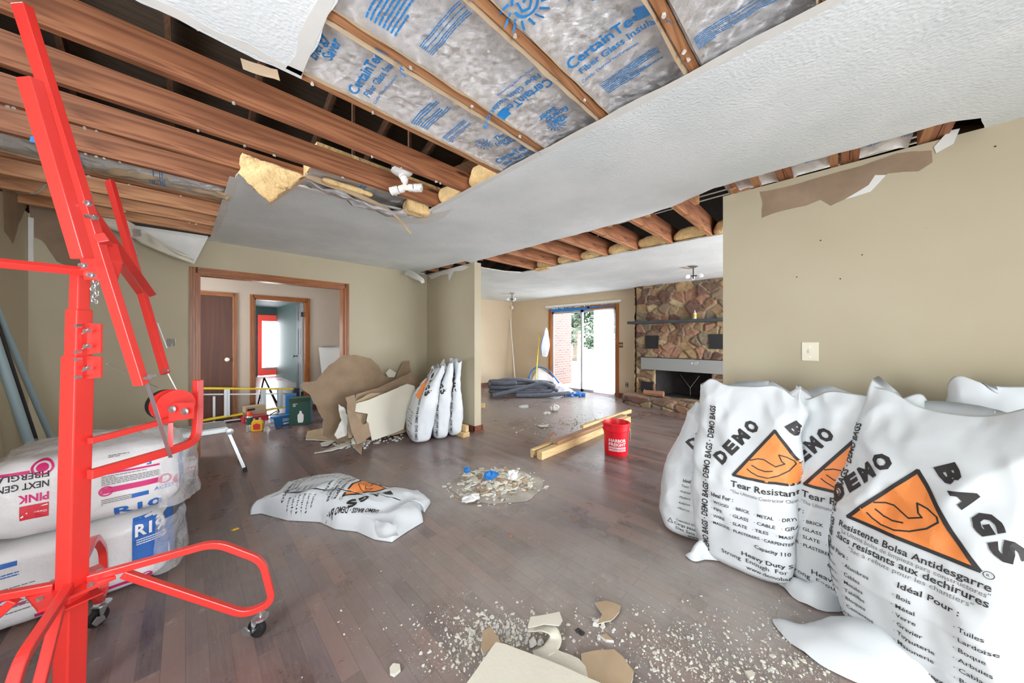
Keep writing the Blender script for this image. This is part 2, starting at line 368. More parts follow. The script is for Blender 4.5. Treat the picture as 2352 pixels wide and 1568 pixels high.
# stone: colour per stone from the mesh attribute, rough faces
m, nt, b = newmat('rough field stone'); at = nd(nt, 'ShaderNodeAttribute'); at.attribute_name = 'stone'; v = coords(nt)
f = noi(nt, v, 11, 7, .7, .5); c = mix(nt, .55, at.outputs['Color'], ramp(nt, f, [(.3, (.25, .25, .25)), (.7, (1, 1, 1))]), 'MULTIPLY')
nt.links.new(c, b.inputs['Base Color']); b.inputs['Roughness'].default_value = .85; bump(nt, b, noi(nt, v, 26, 7, .7), .7, .02); MAT['stone'] = m
MAT['soot'] = M_('sooty firebox brick', sr(52, 46, 46), .9, var=.4, vs=5, bp=.5, bs=20)
MAT['mantel'] = M_('dark grey painted wood', sr(66, 70, 74), .6, var=.2, vs=4)
m, nt, b = newmat('grey metal lintel with scorch mark'); v = coords(nt, (1, 1, 1)); mp = nd(nt, 'ShaderNodeMapping'); tc = nd(nt, 'ShaderNodeTexCoord'); nt.links.new(tc.outputs['Object'], mp.inputs[0]); mp.inputs['Scale'].default_value = (1, 2.2, 9)
mp.inputs['Location'].default_value = (0, -.3, -1.3)
g = nd(nt, 'ShaderNodeTexGradient', gradient_type='SPHERICAL'); nt.links.new(mp.outputs[0], g.inputs[0]); k = ramp(nt, g.outputs[0], [(0, (0, 0, 0)), (.35, (1, 1, 1)), (.7, (.2, .2, .2))])
c = mix(nt, k, sr(148, 150, 148), sr(106, 94, 88)); nt.links.new(c, b.inputs['Base Color']); b.inputs['Roughness'].default_value = .5; MAT['lintel'] = m
MAT['firewood'] = M_('split log', sr(160, 116, 90), .8, var=.25, vs=9)
MAT['boxgreen'] = M_('dark green cardboard', sr(34, 76, 66), .5)
MAT['boxblue'] = M_('blue cardboard', sr(40, 110, 170), .5)
MAT['bottle_y'] = M_('yellow bottle', sr(232, 184, 40), .35)
MAT['pinkboard'] = M_('printed paper', sr(214, 212, 208), .6)

# ------------------------------------------------------------------ lettering
_tc = {}
def text2d(s, bold=0.0):
    if (s, bold) in _tc: return _tc[(s, bold)]
    c = bpy.data.curves.new('t', 'FONT'); c.body = s; c.size = 1.0; c.offset = bold; c.resolution_u = 2; c.fill_mode = 'FRONT'; c.align_x = 'LEFT'
    o = bpy.data.objects.new('t', c); COL.objects.link(o); bpy.context.view_layer.update()
    me = bpy.data.meshes.new_from_object(o.evaluated_get(bpy.context.evaluated_depsgraph_get()))
    bm = bmesh.new(); bm.from_mesh(me); bmesh.ops.triangulate(bm, faces=bm.faces)
    vs = [(v.co.x, v.co.y) for v in bm.verts]; bm.verts.index_update(); fs = [tuple(v.index for v in f.verts) for f in bm.faces]
    bm.free(); bpy.data.meshes.remove(me); bpy.data.objects.remove(o); bpy.data.curves.remove(c)
    x1 = max([v[0] for v in vs] or [1]); x0 = min([v[0] for v in vs] or [0])
    _tc[(s, bold)] = (vs, fs, x0, x1); return _tc[(s, bold)]
def tx(s, x, y, h, w=None, rot=0, bold=.0, align='l', sx=1.0, slant=0, cut=.03):
    """flat triangles of a line of lettering; h letter height, w forces the line's width"""
    vs, fs, x0, x1 = text2d(s, bold); k = h/.72; kx = k*sx if w is None else w/(x1-x0)
    W_ = (x1-x0)*kx; ox = {'l': 0, 'c': -W_/2, 'r': -W_}[align]; c, sn = math.cos(R(rot)), math.sin(R(rot)); out = []
    P = []
    for (a, b) in vs:
        u = (a-x0)*kx+ox+slant*b*k; q = b*k; P.append((x+u*c-q*sn, y+u*sn+q*c))
    return split([tuple(P[i] for i in f) for f in fs], cut)
def split(tris, cut):
    out = []; st = list(tris)
    while st:
        t = st.pop(); e = [(t[i][0]-t[(i+1) % 3][0])**2+(t[i][1]-t[(i+1) % 3][1])**2 for i in range(3)]; m = max(e)
        if m > cut*cut and len(out) < 60000:
            i = e.index(m); a, b, c = t[i], t[(i+1) % 3], t[(i+2) % 3]; q = ((a[0]+b[0])/2, (a[1]+b[1])/2); st += [(a, q, c), (q, b, c)]
        else: out.append(t)
    return out
def poly2(pts, cut=.03):
    from mathutils.geometry import tessellate_polygon
    t = tessellate_polygon([[Vector((p[0], p[1], 0)) for p in pts]])
    o = []
    for f in t:
        a, b, c = [tuple(pts[i]) for i in f]
        if (b[0]-a[0])*(c[1]-a[1])-(b[1]-a[1])*(c[0]-a[0]) < 0: b, c = c, b
        o.append((a, b, c))
    return split(o, cut)
def rect2(x, y, w, h, cut=.04): return poly2([(x, y), (x+w, y), (x+w, y+h), (x, y+h)], cut)
def line2(pts, w, cut=.03):
    o = []
    for i in range(len(pts)-1):
        a = Vector(pts[i]); b = Vector(pts[i+1]); t = (b-a).normalized(); n = Vector((-t.y, t.x))*w/2; a = a-t*w*.3; b = b+t*w*.3
        o += poly2([tuple(a-n), tuple(b-n), tuple(b+n), tuple(a+n)], cut)
    return o
def bars2(x, y, w, h, rows, seed, cut=.05, cols=1):
    """small print far too fine to read: rows of word-length strokes"""
    rnd = random.Random(seed); o = []; rh = h/rows
    for r in range(rows):
        u = 0
        while u < w:
            l = rnd.uniform(.03, .1)*w; l = min(l, w-u)
            o += rect2(x+u, y+h-(r+1)*rh+rh*.25, l*.86, rh*.45, cut); u += l
            if rnd.random() < .04: break
    return o
def bvh_of(objs):
    vs = []; fs = []
    for o in objs:
        n = len(vs); off = wloc(o); vs += [v.co+off for v in o.data.vertices]; fs += [[n+i for i in p.vertices] for p in o.data.polygons]
    return BVHTree.FromPolygons(vs, fs)
def stamp(name, tris, O, U, V, mat, parent, bvh=None, eps=.002, reach=.6, label=None, maxd=1.5):
    """lay flat triangles on the thing's surface, looking along -(U x V)"""
    O = Vector(O); U = Vector(U).normalized(); V = Vector(V).normalized(); N = U.cross(V).normalized(); mb = MB(); key = {}
    for t in tris:
        idx = []; ok = True; ds = []
        for (a, b) in t:
            k = (round(a, 5), round(b, 5))
            if k not in key:
                p = O+U*a+V*b
                if bvh is not None:
                    h, n, i, d = bvh.ray_cast(p+N*reach, -N, maxd)
                    if h is None: key[k] = None
                    else: key[k] = len(mb.v); mb.v.append(h+N*eps)
                else: key[k] = len(mb.v); mb.v.append(p+N*eps)
            if key[k] is None: ok = False; break
            idx.append(key[k])
        if ok:
            q = [mb.v[i].dot(N) for i in idx]; L = max((mb.v[idx[0]]-mb.v[idx[1]]).length, (mb.v[idx[1]]-mb.v[idx[2]]).length)
            if max(q)-min(q) < .08: mb.f.append(idx); mb.m.append(0)
    if not mb.f: return None
    return mb.build(name, mat, parent, label=label)
# ================================================================== THE ROOM SHELL
H = 2.44; XR = 2.93; YB = 5.0; XL = -0.97; YH = 7.05; XF = 7.05; YREAR = -2.5; T = .12
struct('floor', MB().box(XL-T, XF+.1, YREAR-T, YH+.12, -.1, 0).box(0.0, 2.6, YH+.1, 14.6, -.1, 0), MAT['floor'])
# main ceiling with its torn-out opening (one slab, ragged edges)
C0 = [(.345, 1.60), (.345, -.6), (1.5, -.6), (1.5, 2.60), (.25, 2.80), (.20, 4.80), (.10, YB+.06), (2.74, YB+.06), (2.80, 3.74), (3.05, 3.80), (2.91, 3.60), (2.92, 1.5), (2.86, .98), (2.72, .64), (2.73, -.40), (2.79, -.50), (XR+.06, -.55), (XR+.06, YREAR), (XL-.05, YREAR), (XL-.05, 1.62)]
fl = [1, 0, 1, 1, 1, 0, 0, 1, 1, 0, 1, 1, 1, 1, 1, 1, 0, 0, 0, 1]
P = jag(C0, fl, .009, .045, 4)
struct('ceiling', MB().prism(P, (0, 0, H), (1, 0, 0), (0, -1, 0), .014, 0, 1, 2) if False else MB().prism([(x, -y) for x, y in P], (0, 0, H), (1, 0, 0), (0, -1, 0), .014, 0, 1, 2), [MAT['ceil'], MAT['kraft'], MAT['gyp']])
C1 = [(3.0, 3.86), (3.3, 3.92), (3.72, 3.88), (3.97, 3.74), (4.0, -1.0), (XF+.05, -1.0), (XF+.05, YH+.05), (3.0, YH+.05)]
P = jag(C1, [1, 1, 1, 1, 0, 0, 0, 0], .008, .05, 9)
struct('ceiling_far_room', MB().prism([(x, -y) for x, y in P], (0, 0, H), (1, 0, 0), (0, -1, 0), .014, 0, 1, 2), [MAT['ceil'], MAT['kraft'], MAT['gyp']])
struct('ceiling_hall', MB().box(XL-T, 3.0, YB+.06, YH+.05, H, H+.014), MAT['ceil'])
struct('ceiling_green_room', MB().box(.05, 2.5, YH+.12, 14.6, H, H+.02), MAT['green'])
# smooth taped seam and torn paper along the opening
mb = MB(); rnd = random.Random(3)
def rag(x0, y0, x1, y1, w0, w1, n, seed):
    r = random.Random(seed); A = []; B = []
    d = Vector((x1-x0, y1-y0)).normalized(); nn = Vector((-d.y, d.x))
    for i in range(n+1):
        p = Vector((x0, y0)).lerp(Vector((x1, y1)), i/n); A.append(tuple(p)); B.append(tuple(p+nn*(w0+(w1-w0)*r.random())))
    return A+B[::-1]
for (a, z) in ((rag(1.505, 2.5, 1.505, -.6, -.04, -.05, 30, 1), 0), (rag(1.5, 2.62, .27, 2.80, -.03, -.07, 24, 2), 0), (rag(.21, 2.9, .19, 4.8, -.04, -.06, 20, 5), 0), (rag(.34, -.5, .34, 1.58, .03, .06, 20, 6), 0), (rag(.34, 1.585, -.9, 1.60, .02, .06, 14, 7), 0), ([(1.50, 2.60), (1.60, 2.30), (1.66, 2.55), (1.62, 2.8), (1.42, 3.0), (1.28, 2.94), (1.36, 2.8), (1.2, 2.66)], 0)):
    if sum(a[i][0]*a[(i+1) % len(a)][1]-a[(i+1) % len(a)][0]*a[i][1] for i in range(len(a))) > 0: a = a[::-1]
    mb.prism([(x, -y) for x, y in a], (0, 0, H-.0012), (1, 0, 0), (0, -1, 0), .0008)
struct('ceiling_seam_tape', mb, MAT['plaster'])
# walls
def wallbox(name, x0, x1, y0, y1, z0=0, z1=H, mat='wall', mb=None): return struct(name, (mb or MB()).box(x0, x1, y0, y1, z0, z1), MAT[mat])
wallbox('wall_right', XR, XR+T, YREAR, .63)
wallbox('wall_middle', XR, XR+T, 3.69, YB+T)
struct('wall_back', MB().box(XL-T, .10, YB, YB+T, 0, H).box(1.60, XR, YB, YB+T, 0, H).box(.10, 1.60, YB, YB+T, 2.06, H), MAT['wall'])
wallbox('wall_left', XL-T, XL, 1.75, YB+T, mb=MB().box(XL-T, XL, YREAR, -1.9, 0, H).box(XL-T, XL, -1.9, -1.0, 0, H).box(XL-T, XL, -1.0, .5, 0, H).box(XL-T, XL, 1.3, 1.75, 0, H).box(XL-T, XL, .5, 1.3, 0, .65).box(XL-T, XL, .5, 1.3, 1.75, H))
struct('wall_rear', MB().box(XL-T, -.7, YREAR-T, YREAR, 0, H).box(.9, XR+T, YREAR-T, YREAR, 0, H).box(-.7, .9, YREAR-T, YREAR, 0, .1).box(-.7, .9, YREAR-T, YREAR, 2.0, H), MAT['wall'])
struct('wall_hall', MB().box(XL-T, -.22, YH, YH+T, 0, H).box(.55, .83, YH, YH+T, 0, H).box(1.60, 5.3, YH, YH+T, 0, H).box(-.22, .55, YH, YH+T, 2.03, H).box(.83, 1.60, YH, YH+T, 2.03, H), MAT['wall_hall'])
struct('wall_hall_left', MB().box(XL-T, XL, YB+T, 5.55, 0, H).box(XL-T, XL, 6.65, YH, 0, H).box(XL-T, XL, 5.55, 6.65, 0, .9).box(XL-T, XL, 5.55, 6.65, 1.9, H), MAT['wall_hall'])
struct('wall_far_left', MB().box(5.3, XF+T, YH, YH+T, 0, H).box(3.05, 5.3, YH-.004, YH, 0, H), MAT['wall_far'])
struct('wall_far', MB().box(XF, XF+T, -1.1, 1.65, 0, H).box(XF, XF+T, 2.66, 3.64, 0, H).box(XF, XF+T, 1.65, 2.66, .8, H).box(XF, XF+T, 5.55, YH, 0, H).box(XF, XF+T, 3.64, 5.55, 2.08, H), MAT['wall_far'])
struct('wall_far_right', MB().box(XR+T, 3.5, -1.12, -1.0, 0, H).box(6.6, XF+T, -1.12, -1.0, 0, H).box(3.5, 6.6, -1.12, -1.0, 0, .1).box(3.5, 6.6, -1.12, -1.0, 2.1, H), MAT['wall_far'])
struct('wall_green_room', MB().box(.05, .17, YH+T, 11.2, 0, H).box(.05, .17, 13.6, 14.5, 0, H).box(.05, .17, 11.2, 13.6, 0, .6).box(.05, .17, 11.2, 13.6, 2.0, H).box(2.33, 2.45, YH+T, 9.0, 0, H).box(2.33, 2.45, 9.9, 14.5, 0, H).box(2.33, 2.45, 9.0, 9.9, 2.03, H).box(2.45, 2.5, 8.9, 10.0, 0, 2.2)
       .box(.05, 1.79, 14.4, 14.52, 0, H).box(2.5, 2.62, 14.4, 14.52, 0, H).box(1.79, 2.5, 14.4, 14.52, 2.17, H)
       .box(.05, .83, YH+T, YH+T+.01, 0, H).box(1.60, 2.4, YH+T, YH+T+.01, 0, H), MAT['green'])
# attic above
mb = MB()
mb.box(XL-T-.1, XL-T, YREAR-T, YH+T, H, 2.75).box(XF+T, XF+T+.1, -1.2, YH+T, H, 2.75)
ridge = 4.5; ym = 2.3
for (ya, yb, za, zb) in ((YREAR-.3, ym, 2.78, ridge), (ym, YH+.4, ridge, 2.86)):
    mb.add([(XL-.5, ya, za), (XF+.5, ya, za), (XF+.5, yb, zb), (XL-.5, yb, zb), (XL-.5, ya, za+.02), (XF+.5, ya, za+.02), (XF+.5, yb, zb+.02), (XL-.5, yb, zb+.02)], [(0, 1, 2, 3), (7, 6, 5, 4), (0, 4, 5, 1), (1, 5, 6, 2), (2, 6, 7, 3), (3, 7, 4, 0)])
mb.add([(XF+.2, YREAR-.3, H), (XF+.2, YH+.3, H), (XF+.2, YH+.3, 2.88), (XF+.2, ym, ridge), (XF+.2, YREAR-.3, 2.8)], [(0, 1, 2, 3, 4)])
for x in (XL-.25,): mb.add([(x, YREAR-.3, H), (x, YH+.3, H), (x, YH+.3, 2.88), (x, ym, ridge), (x, YREAR-.3, 2.8), (x, 1.4, 3.1), (x, 3.2, 3.1), (x, 3.2, 3.9), (x, 1.4, 3.9), (x, ym, 3.9), (x, ym, 3.1)], [(0, 1, 6, 10, 5), (1, 2, 7, 6), (2, 3, 9, 7), (3, 4, 8, 9), (4, 0, 5, 8)])  # hole in this gable is an unseen addition letting light into the attic
for y in (YREAR-.2, YH+.2): mb.box(XL-.4, XF+.4, y-.02, y, H, 2.9)
mb.box(XR+T, XF+.3, YREAR-.3, -1.12, H+.0, H+.02).box(XL-.3, XR+.2, YREAR-.3, YREAR-.1, H, H+.02).box(XL-.3, XL-T, YREAR-.3, YH+.3, H, H+.02).box(XL-.4, 7.3, YH+T, YH+.3, H+.02, H+.04).box(XF+T, XF+.3, -1.2, YH+.3, H, H+.02)
struct('ceiling_roof_deck', mb, MAT['sheath'])
# rafters
rg = 'rafters under the roof deck'
for i in range(12):
    x = XL+.25+i*.6
    mb = MB()
    for (ya, yb, za, zb) in ((YREAR, ym, 2.80+.02, ridge-.02), (ym, YH, ridge-.02, 2.9)):
        mb.add([(x, ya, za-.14), (x+.038, ya, za-.14), (x+.038, ya, za), (x, ya, za), (x, yb, zb-.14), (x+.038, yb, zb-.14), (x+.038, yb, zb), (x, yb, zb)], [(0, 1, 2, 3), (7, 6, 5, 4), (0, 4, 5, 1), (1, 5, 6, 2), (2, 6, 7, 3), (3, 7, 4, 0)])
    mb.build('rafter', MAT['rafter'], kind='structure')
# joists
JY = [-.34, .02, .42, .83, 1.23, 1.605, 2.0, 2.40, 2.79, 3.18, 3.60, 4.0, 4.38, 4.75]
jl = ['ceiling joist nearest the camera, out at the top edge', 'joist bordering the foil bays at the top right of the opening', 'joist crossing the foil just left of the top right corner', 'long joist with a dark knot crossing the middle of the foil', 'joist dividing the two left foil bays', 'joist where the foil meets the open dark attic bays', 'broad bare joist that ends just right of the broken ceiling light', 'bare joist whose lower edge carries the hanging yellow wool', 'third bare joist from the foil, ending above the hanging wool', 'joist with the crumpled foil strip below it on the left', 'joist under the left foil strip, above the ragged ceiling corner', 'third joist from the back wall', 'second joist from the back wall', 'last joist beside the back wall']
nails = MB()
for i, y in enumerate(JY):
    h = .14
    if i in (9,): x1 = 1.9
    else: x1 = 3.02
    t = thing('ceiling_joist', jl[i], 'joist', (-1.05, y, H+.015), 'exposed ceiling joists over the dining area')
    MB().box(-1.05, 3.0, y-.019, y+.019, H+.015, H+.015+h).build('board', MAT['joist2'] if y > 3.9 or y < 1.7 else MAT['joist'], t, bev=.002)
    rr = random.Random(i)
    lo, hi = (.4, 1.45) if y < 1.5 else (-.6, 1.4)
    if y > 2.75: lo, hi = -.8, .1
    for k in range(5 if 1.5 < y < 3.3 else 3):
        x = rr.uniform(lo, hi)
        q = MB().cyl((x, y, H+.016), (x+.002, y, H+.006), .0022, n=6)
        q.chunk((x, y, H+.008), .009, .008, .010, rr).build('drywall_nail', MAT['gyp'], t)
# joists over the far room opening, lapped with pale furring boards
far_l = ['joist closest to the right wall over the passage', 'first whole joist left of the right wall in the passage opening', 'passage joist with a pale offcut nailed under it', 'passage joist in the middle of the opening with cables behind', 'passage joist fourth from the left', 'passage joist third from the left', 'passage joist second from the left', 'leftmost passage joist above the narrow wall']
for k, y in enumerate((.56, .98, 1.38, 1.79, 2.2, 2.62, 3.04, 3.46)):
    t = thing('ceiling_joist', far_l[k], 'joist', (3.0, y, H+.015), 'exposed ceiling joists over the passage')
    MB().box(2.75, 4.6, y-.022, y+.0, H+.015, H+.205).build('board', MAT['joist'], t)
    MB().box(3.75, XF, y, y+.022, H+.015, H+.205).build('lapped_board', MAT['joist'], t)
    MB().box(2.85, 3.98, y-.03, y+.012, H+.001, H+.0145).build('furring_strip', MAT['joist2'], t)
    if k in (0, 1, 2, 3): MB().box(3.15, 3.62, y-.055, y-.005, H-.008, H+.0005).build('offcut', MAT['joist2'], t)
# short blocks inside the right wall strip
for k, (y, lab) in enumerate(((-.385, 'doubled joist stub at the right end of the strip above the right wall'), (-.05, 'joist stub in the middle of the strip above the right wall'), (.26, 'joist stub at the left part of the strip above the right wall'))):
    tag(MB().box(2.6, 3.05, y-.04, y, H+.018, H+.2).box(2.6, 3.0, y+.003, y+.04, H+.018, H+.2).build('joist_stub', MAT['joist']), lab, 'joist', 'joist stubs above the right wall')
# attic odds: diagonal braces and hangers
tag(MB().box(-.045, .045, -.019, .019, 0, 1.5, M=Matrix.Translation((1.5, 2.3, 2.66)) @ Matrix.Rotation(R(55), 4, 'Y') @ Matrix.Rotation(R(15), 4, 'X')).box(-.045, .045, -.019, .019, -.4, 1.3, M=Matrix.Translation((1.75, 2.0, 2.72)) @ Matrix.Rotation(R(-60), 4, 'Y')).build('roof_brace', MAT['stud2']), 'crossing pale roof braces in the dark bay above the broken light', 'brace')
for (x, y, lab) in ((1.15, 2.2, 'thin upright hanger in the dark bay left of the broken light'), (.9, 2.6, 'thin upright hanger in the second dark bay'), (1.3, 1.8, 'thin upright hanger beside the foil bays')):
    tag(MB().box(x-.01, x+.01, y-.01, y+.01, 2.63, 3.6).build('roof_hanger', MAT['rafter']), lab, 'hanger', 'thin attic hangers')
def cable(pts, lab, r=.005, g='loose white cables in the ceiling'):
    return tag(MB().tube(smoothpath(pts, 8), r, 6).build('cable', MAT['wire'], smooth=0), lab, 'cable', g)
cable([(1.2, 1.7, 2.68), (1.5, 1.82, 2.62), (1.75, 1.88, 2.58), (2.1, 1.95, 2.66)], 'upper white cable looping behind the joist beside the foil')
cable([(1.35, 1.72, 2.60), (1.6, 1.8, 2.55), (1.8, 1.84, 2.545), (2.1, 1.9, 2.6)], 'lower white cable looping behind the joist beside the foil')
cable([(.9, 2.12, 2.58), (1.0, 2.09, 2.52), (1.03, 2.1, 2.48)], 'short white cable feeding the broken ceiling light', .004)
cable([(3.35, 3.5, 2.66), (3.4, 2, 2.655), (3.38, 1, 2.66), (3.35, -.5, 2.655)], 'white cable crossing the passage joists, near one', .006)
cable([(3.47, 3.5, 2.66), (3.5, 2, 2.655), (3.48, 1, 2.655), (3.46, -.5, 2.66)], 'white cable crossing the passage joists, far one', .006)
cable([(-.95, 4.6, 2.5), (-.8, 4.3, 2.45), (-.7, 4.05, 2.5)], 'white cable sagging in the far left bay', .006)

# ---------------------------------------------------------------- foil batts
def wr(x, y, a=1.0): return a*(.012*noise.noise(Vector((x*3.1, y*3.1, .3)))+.007*noise.noise(Vector((x*9, y*9, 1.3)))+.004*noise.noise(Vector((x*22, y*22, 2.3)))+.006*abs(noise.noise(Vector((x*7+y*5, y*11, 4.3)))))
def batt(y0, y1, x0, x1, lab, z=H+.035, seed=0, sag=.0, tabs=True):
    t = thing('foil_insulation_batt', lab, 'insulation batt', ((x0+x1)/2, (y0+y1)/2, z), 'foil faced batts between the joists')
    fn = lambda x, y: z+wr(x+seed, y+seed)-sag*math.sin(math.pi*(y-y0)/(y1-y0))+.02*(abs(2*(y-y0)/(y1-y0)-1)**6)*-.9
    nu = int((x1-x0)/.018); nv = max(6, int((y1-y0)/.018))
    MB().grid(lambda u, v: Vector((x0+u*(x1-x0), y0+v*(y1-y0), fn(x0+u*(x1-x0), y0+v*(y1-y0)))), nu, nv).build('foil_facing', MAT['foil'], t, smooth=0)
    MB().box(x0+.01, x1, y0, y1, z+.04, z+.15).build('wool', MAT['glass_wool'], t)
    if tabs:
        for (yy, s, nm) in ((y0, 1, 'a'), (y1, -1, 'b')):
            k = random.Random(seed*7+s); q = MB(); n = 60
            def tabf(u, v, yy=yy, s=s):
                x = x0+u*(x1-x0); w = .022+.010*noise.noise(Vector((x*4, s*3+seed, 0)))
                return Vector((x, yy+s*(.001+v*w*.5), z-.005+.004*noise.noise(Vector((x*12, seed, s)))-.026*v+.006*v*noise.noise(Vector((x*9, seed, s+5)))))
            q.grid(tabf, n, 3).build('paper_flange', MAT['kraft2'], t, smooth=0)
    return t, fn
def ink(t, fn, items, name='printing', mat='blueprint'):
    # items are in frame: origin x,y ; text running toward +Y or -Y on the underside
    for (tris, ox, oy, dx, dy) in items:
        U = Vector((dx, dy, 0)).normalized(); V = Vector((0, 0, -1)).cross(U)   # so that U x V points down
        mb = MB(); key = {}
        for tr in tris:
            ids = []
            for (a, b) in tr:
                k = (round(a, 5), round(b, 5))
                if k not in key:
                    p = Vector((ox, oy, 0))+U*a+V*b; p.z = fn(p.x, p.y)-.0035; key[k] = len(mb.v); mb.v.append(p)
                ids.append(key[k])
            mb.f.append(ids); mb.m.append(0)
        mb.build(name, MAT[mat], t)
def sunlogo(r, cx=0, cy=0):
    o = []; n = 14
    ring = [(cx+r*.5*math.cos(2*math.pi*i/20), cy+r*.5*math.sin(2*math.pi*i/20)) for i in range(20)]
    for i in range(20):
        if i in (8, 9): continue
        o += line2([ring[i], ring[(i+1) % 20]], r*.1)
    for i in range(n):
        a = 2*math.pi*i/n+.2; o += line2([(cx+r*.66*math.cos(a), cy+r*.66*math.sin(a)), (cx+r*math.cos(a+.15), cy+r*math.sin(a+.15))], r*.09)
    o += line2([(cx-r*.2, cy+r*.2), (cx-r*.28, cy-.15*r), (cx, cy-.3*r), (cx+.25*r, cy-.1*r), (cx+.2*r, cy+.2*r), (cx, cy+.05*r)], r*.09)
    return o
def maker(s=1.0):
    return tx('CertainTeed', 0, 0, .045*s, bold=.02, cut=.02)+split([((.275*s, -.004), (.33*s, -.004), (.33*s, .05*s)), ((.275*s, -.004), (.33*s, .05*s), (.275*s, .05*s))], .02)+tx('Fiber Glass Insulation', .02, -.048*s, .03*s, bold=.012, cut=.02)+tx('Certifie Thermal Performance', .0, -.085*s, .014*s, cut=.02)
def saver(s=1.0):
    return tx('The', .06*s, .09*s, .04*s, bold=.02, slant=.25, cut=.02)+tx('Energy', .02*s, .045*s, .04*s, bold=.02, slant=.25, cut=.02)+tx('Saver', .06*s, 0, .04*s, bold=.02, slant=.25, cut=.02)
def block(seed, w=.22, h=.1): return bars2(0, 0, w, h, 8, seed)
g = .021
# the foil bays, left to right in the photograph
t, fn = batt(1.23+g, 1.605-g, .33, 2.0, 'foil batt in the leftmost bay of the bright foil, torn yellow at its upper end', seed=1)
ink(t, fn, [(saver(), .42, 1.52, 0, -1), (maker(), .56, 1.60-.03, 0, -1), (block(3), .92, 1.56, 0, -1), (block(4, .2, .07), 1.08, 1.56, 0, -1), (sunlogo(.055), 1.22, 1.45, 0, -1), (saver(.8), 1.32, 1.42, 0, -1), (maker(.85), 1.42, 1.54, 0, -1)])
t, fn = batt(.83+g, 1.23-g, .33, 2.0, 'foil batt in the second foil bay, with upside down lettering in its middle', seed=2)
ink(t, fn, [(block(5, .3, .12), .56, 1.17, 0, -1), (block(6, .26, .06), .70, 1.15, 0, -1), (maker(), 1.10, .88, 0, 1), (saver(.9), 1.27, .92, 0, 1), (sunlogo(.05), 1.38, 1.05, 0, 1)])
t, fn = batt(.42+g, .83-g, .33, 2.0, 'very bright foil batt in the third foil bay with a big printed sun', seed=3)
ink(t, fn, [(sunlogo(.085), .80, .74, 0, -1), (saver(1.3), .96, .66, 0, -1), (maker(1.05), 1.14, .79, 0, -1), (block(7, .25, .09), 1.38, .75, 0, -1)])
t, fn = batt(.02+g, .42-g, .33, 2.0, 'foil batt in the fourth foil bay at the top right corner of the opening', seed=4)
ink(t, fn, [(saver(1.1), .98, .12, 0, 1), (sunlogo(.06), 1.05, .06, 0, 1), (block(9, .28, .07), 1.40, .38, 0, -1)])
t, fn = batt(-.34+g, .02-g, .33, 2.0, 'foil batt showing only a sliver at the top edge right of the foil bays', seed=5)
t, fn = batt(3.18+g, 3.60-g, -1.0, .25, 'crumpled foil batt sagging in the left bay behind the lift', seed=6, sag=.05, z=H+.06)
ink(t, fn, [(maker(1.1), -.55, 3.5, 0, -1), (block(12, .25, .08), -.1, 3.5, 0, -1), (block(2, .25, .08), -.8, 3.5, 0, -1)])
t, fn = batt(2.40+g, 2.79-g, .6, 2.2, 'foil batt peeling loose above the near edge of the white ceiling', seed=8, sag=.0, z=H+.05)
ink(t, fn, [(block(22, .25, .08), 1.0, 2.7, 0, -1)])
for (y0, y1, lab) in ((-.34+.05, -.05, 'right'), (-.01, .22, 'middle'), (.3, .6, 'left')):
    t, fn = batt(y0, y1, 2.62, 3.02, 'foil batt in the strip above the right wall, %s one' % lab, seed=10+len(lab), tabs=False, z=H+.05)
    ink(t, fn, [(saver(.55)+sunlogo(.03, .18, .03), 2.86, y1-.03, 0, -1)] if lab != 'left' else [(block(31, .18, .06), 2.83, y1-.04, 0, -1)])
# wool ends
def wool(c, sx, sy, sz, lab, seed, name='glass_wool_chunk', g='loose yellow glass wool in the ceiling', foil=True):
    def f(u, v):
        th = 2*math.pi*u; ph = math.pi*(v-.5); e = .38
        sg = lambda x, p: math.copysign(abs(x)**p, x)
        p = Vector((sg(math.cos(th), e)*sg(math.cos(ph), e)*sx, sg(math.sin(th), e)*sg(math.cos(ph), e)*sy, sg(math.sin(ph), .8)*sz))
        q = p*14+Vector((seed, 0, 0)); return Vector(c)+p*(1+.22*noise.noise(p*7+Vector((seed, 1, 2))))+p.normalized()*(.012*noise.noise(q))
    return tag(MB().grid(f, 40, 22, wrap=True).build(name, MAT['glass_wool'], smooth=0), lab, 'glass wool', g)
wool((1.62, 1.80, H+.10), .13, .17, .075, 'yellow wool end in the bay right of the broken ceiling light, beside the foil', 1)
wool((1.60, 2.2, H+.09), .12, .17, .07, 'ragged yellow wool end directly right of the broken ceiling light', 2)
wool((.30, 1.42, H+.05), .05, .15, .04, 'torn yellow wool at the upper left end of the foil bay', 3)
for k, y in enumerate((.76, 1.18, 1.58, 1.99, 2.41, 2.83, 3.25)):
    wool((4.10, y, H+.085), .15, .185, .068, ['yellow wool end in the passage opening, rightmost beside the right wall', 'yellow wool end in the passage opening, second from the right', 'yellow wool end in the passage opening, third from the right', 'yellow wool end in the middle of the passage opening', 'yellow wool end in the passage opening, third from the left', 'yellow wool end in the passage opening, second from the left', 'yellow wool end drooping at the left of the passage opening'][k], 10+k, g='wool ends along the far edge of the passage opening')
wool((3.98, 3.3, H-.0), .05, .14, .022, 'tattered wool tuft drooping below the far ceiling edge', 31)
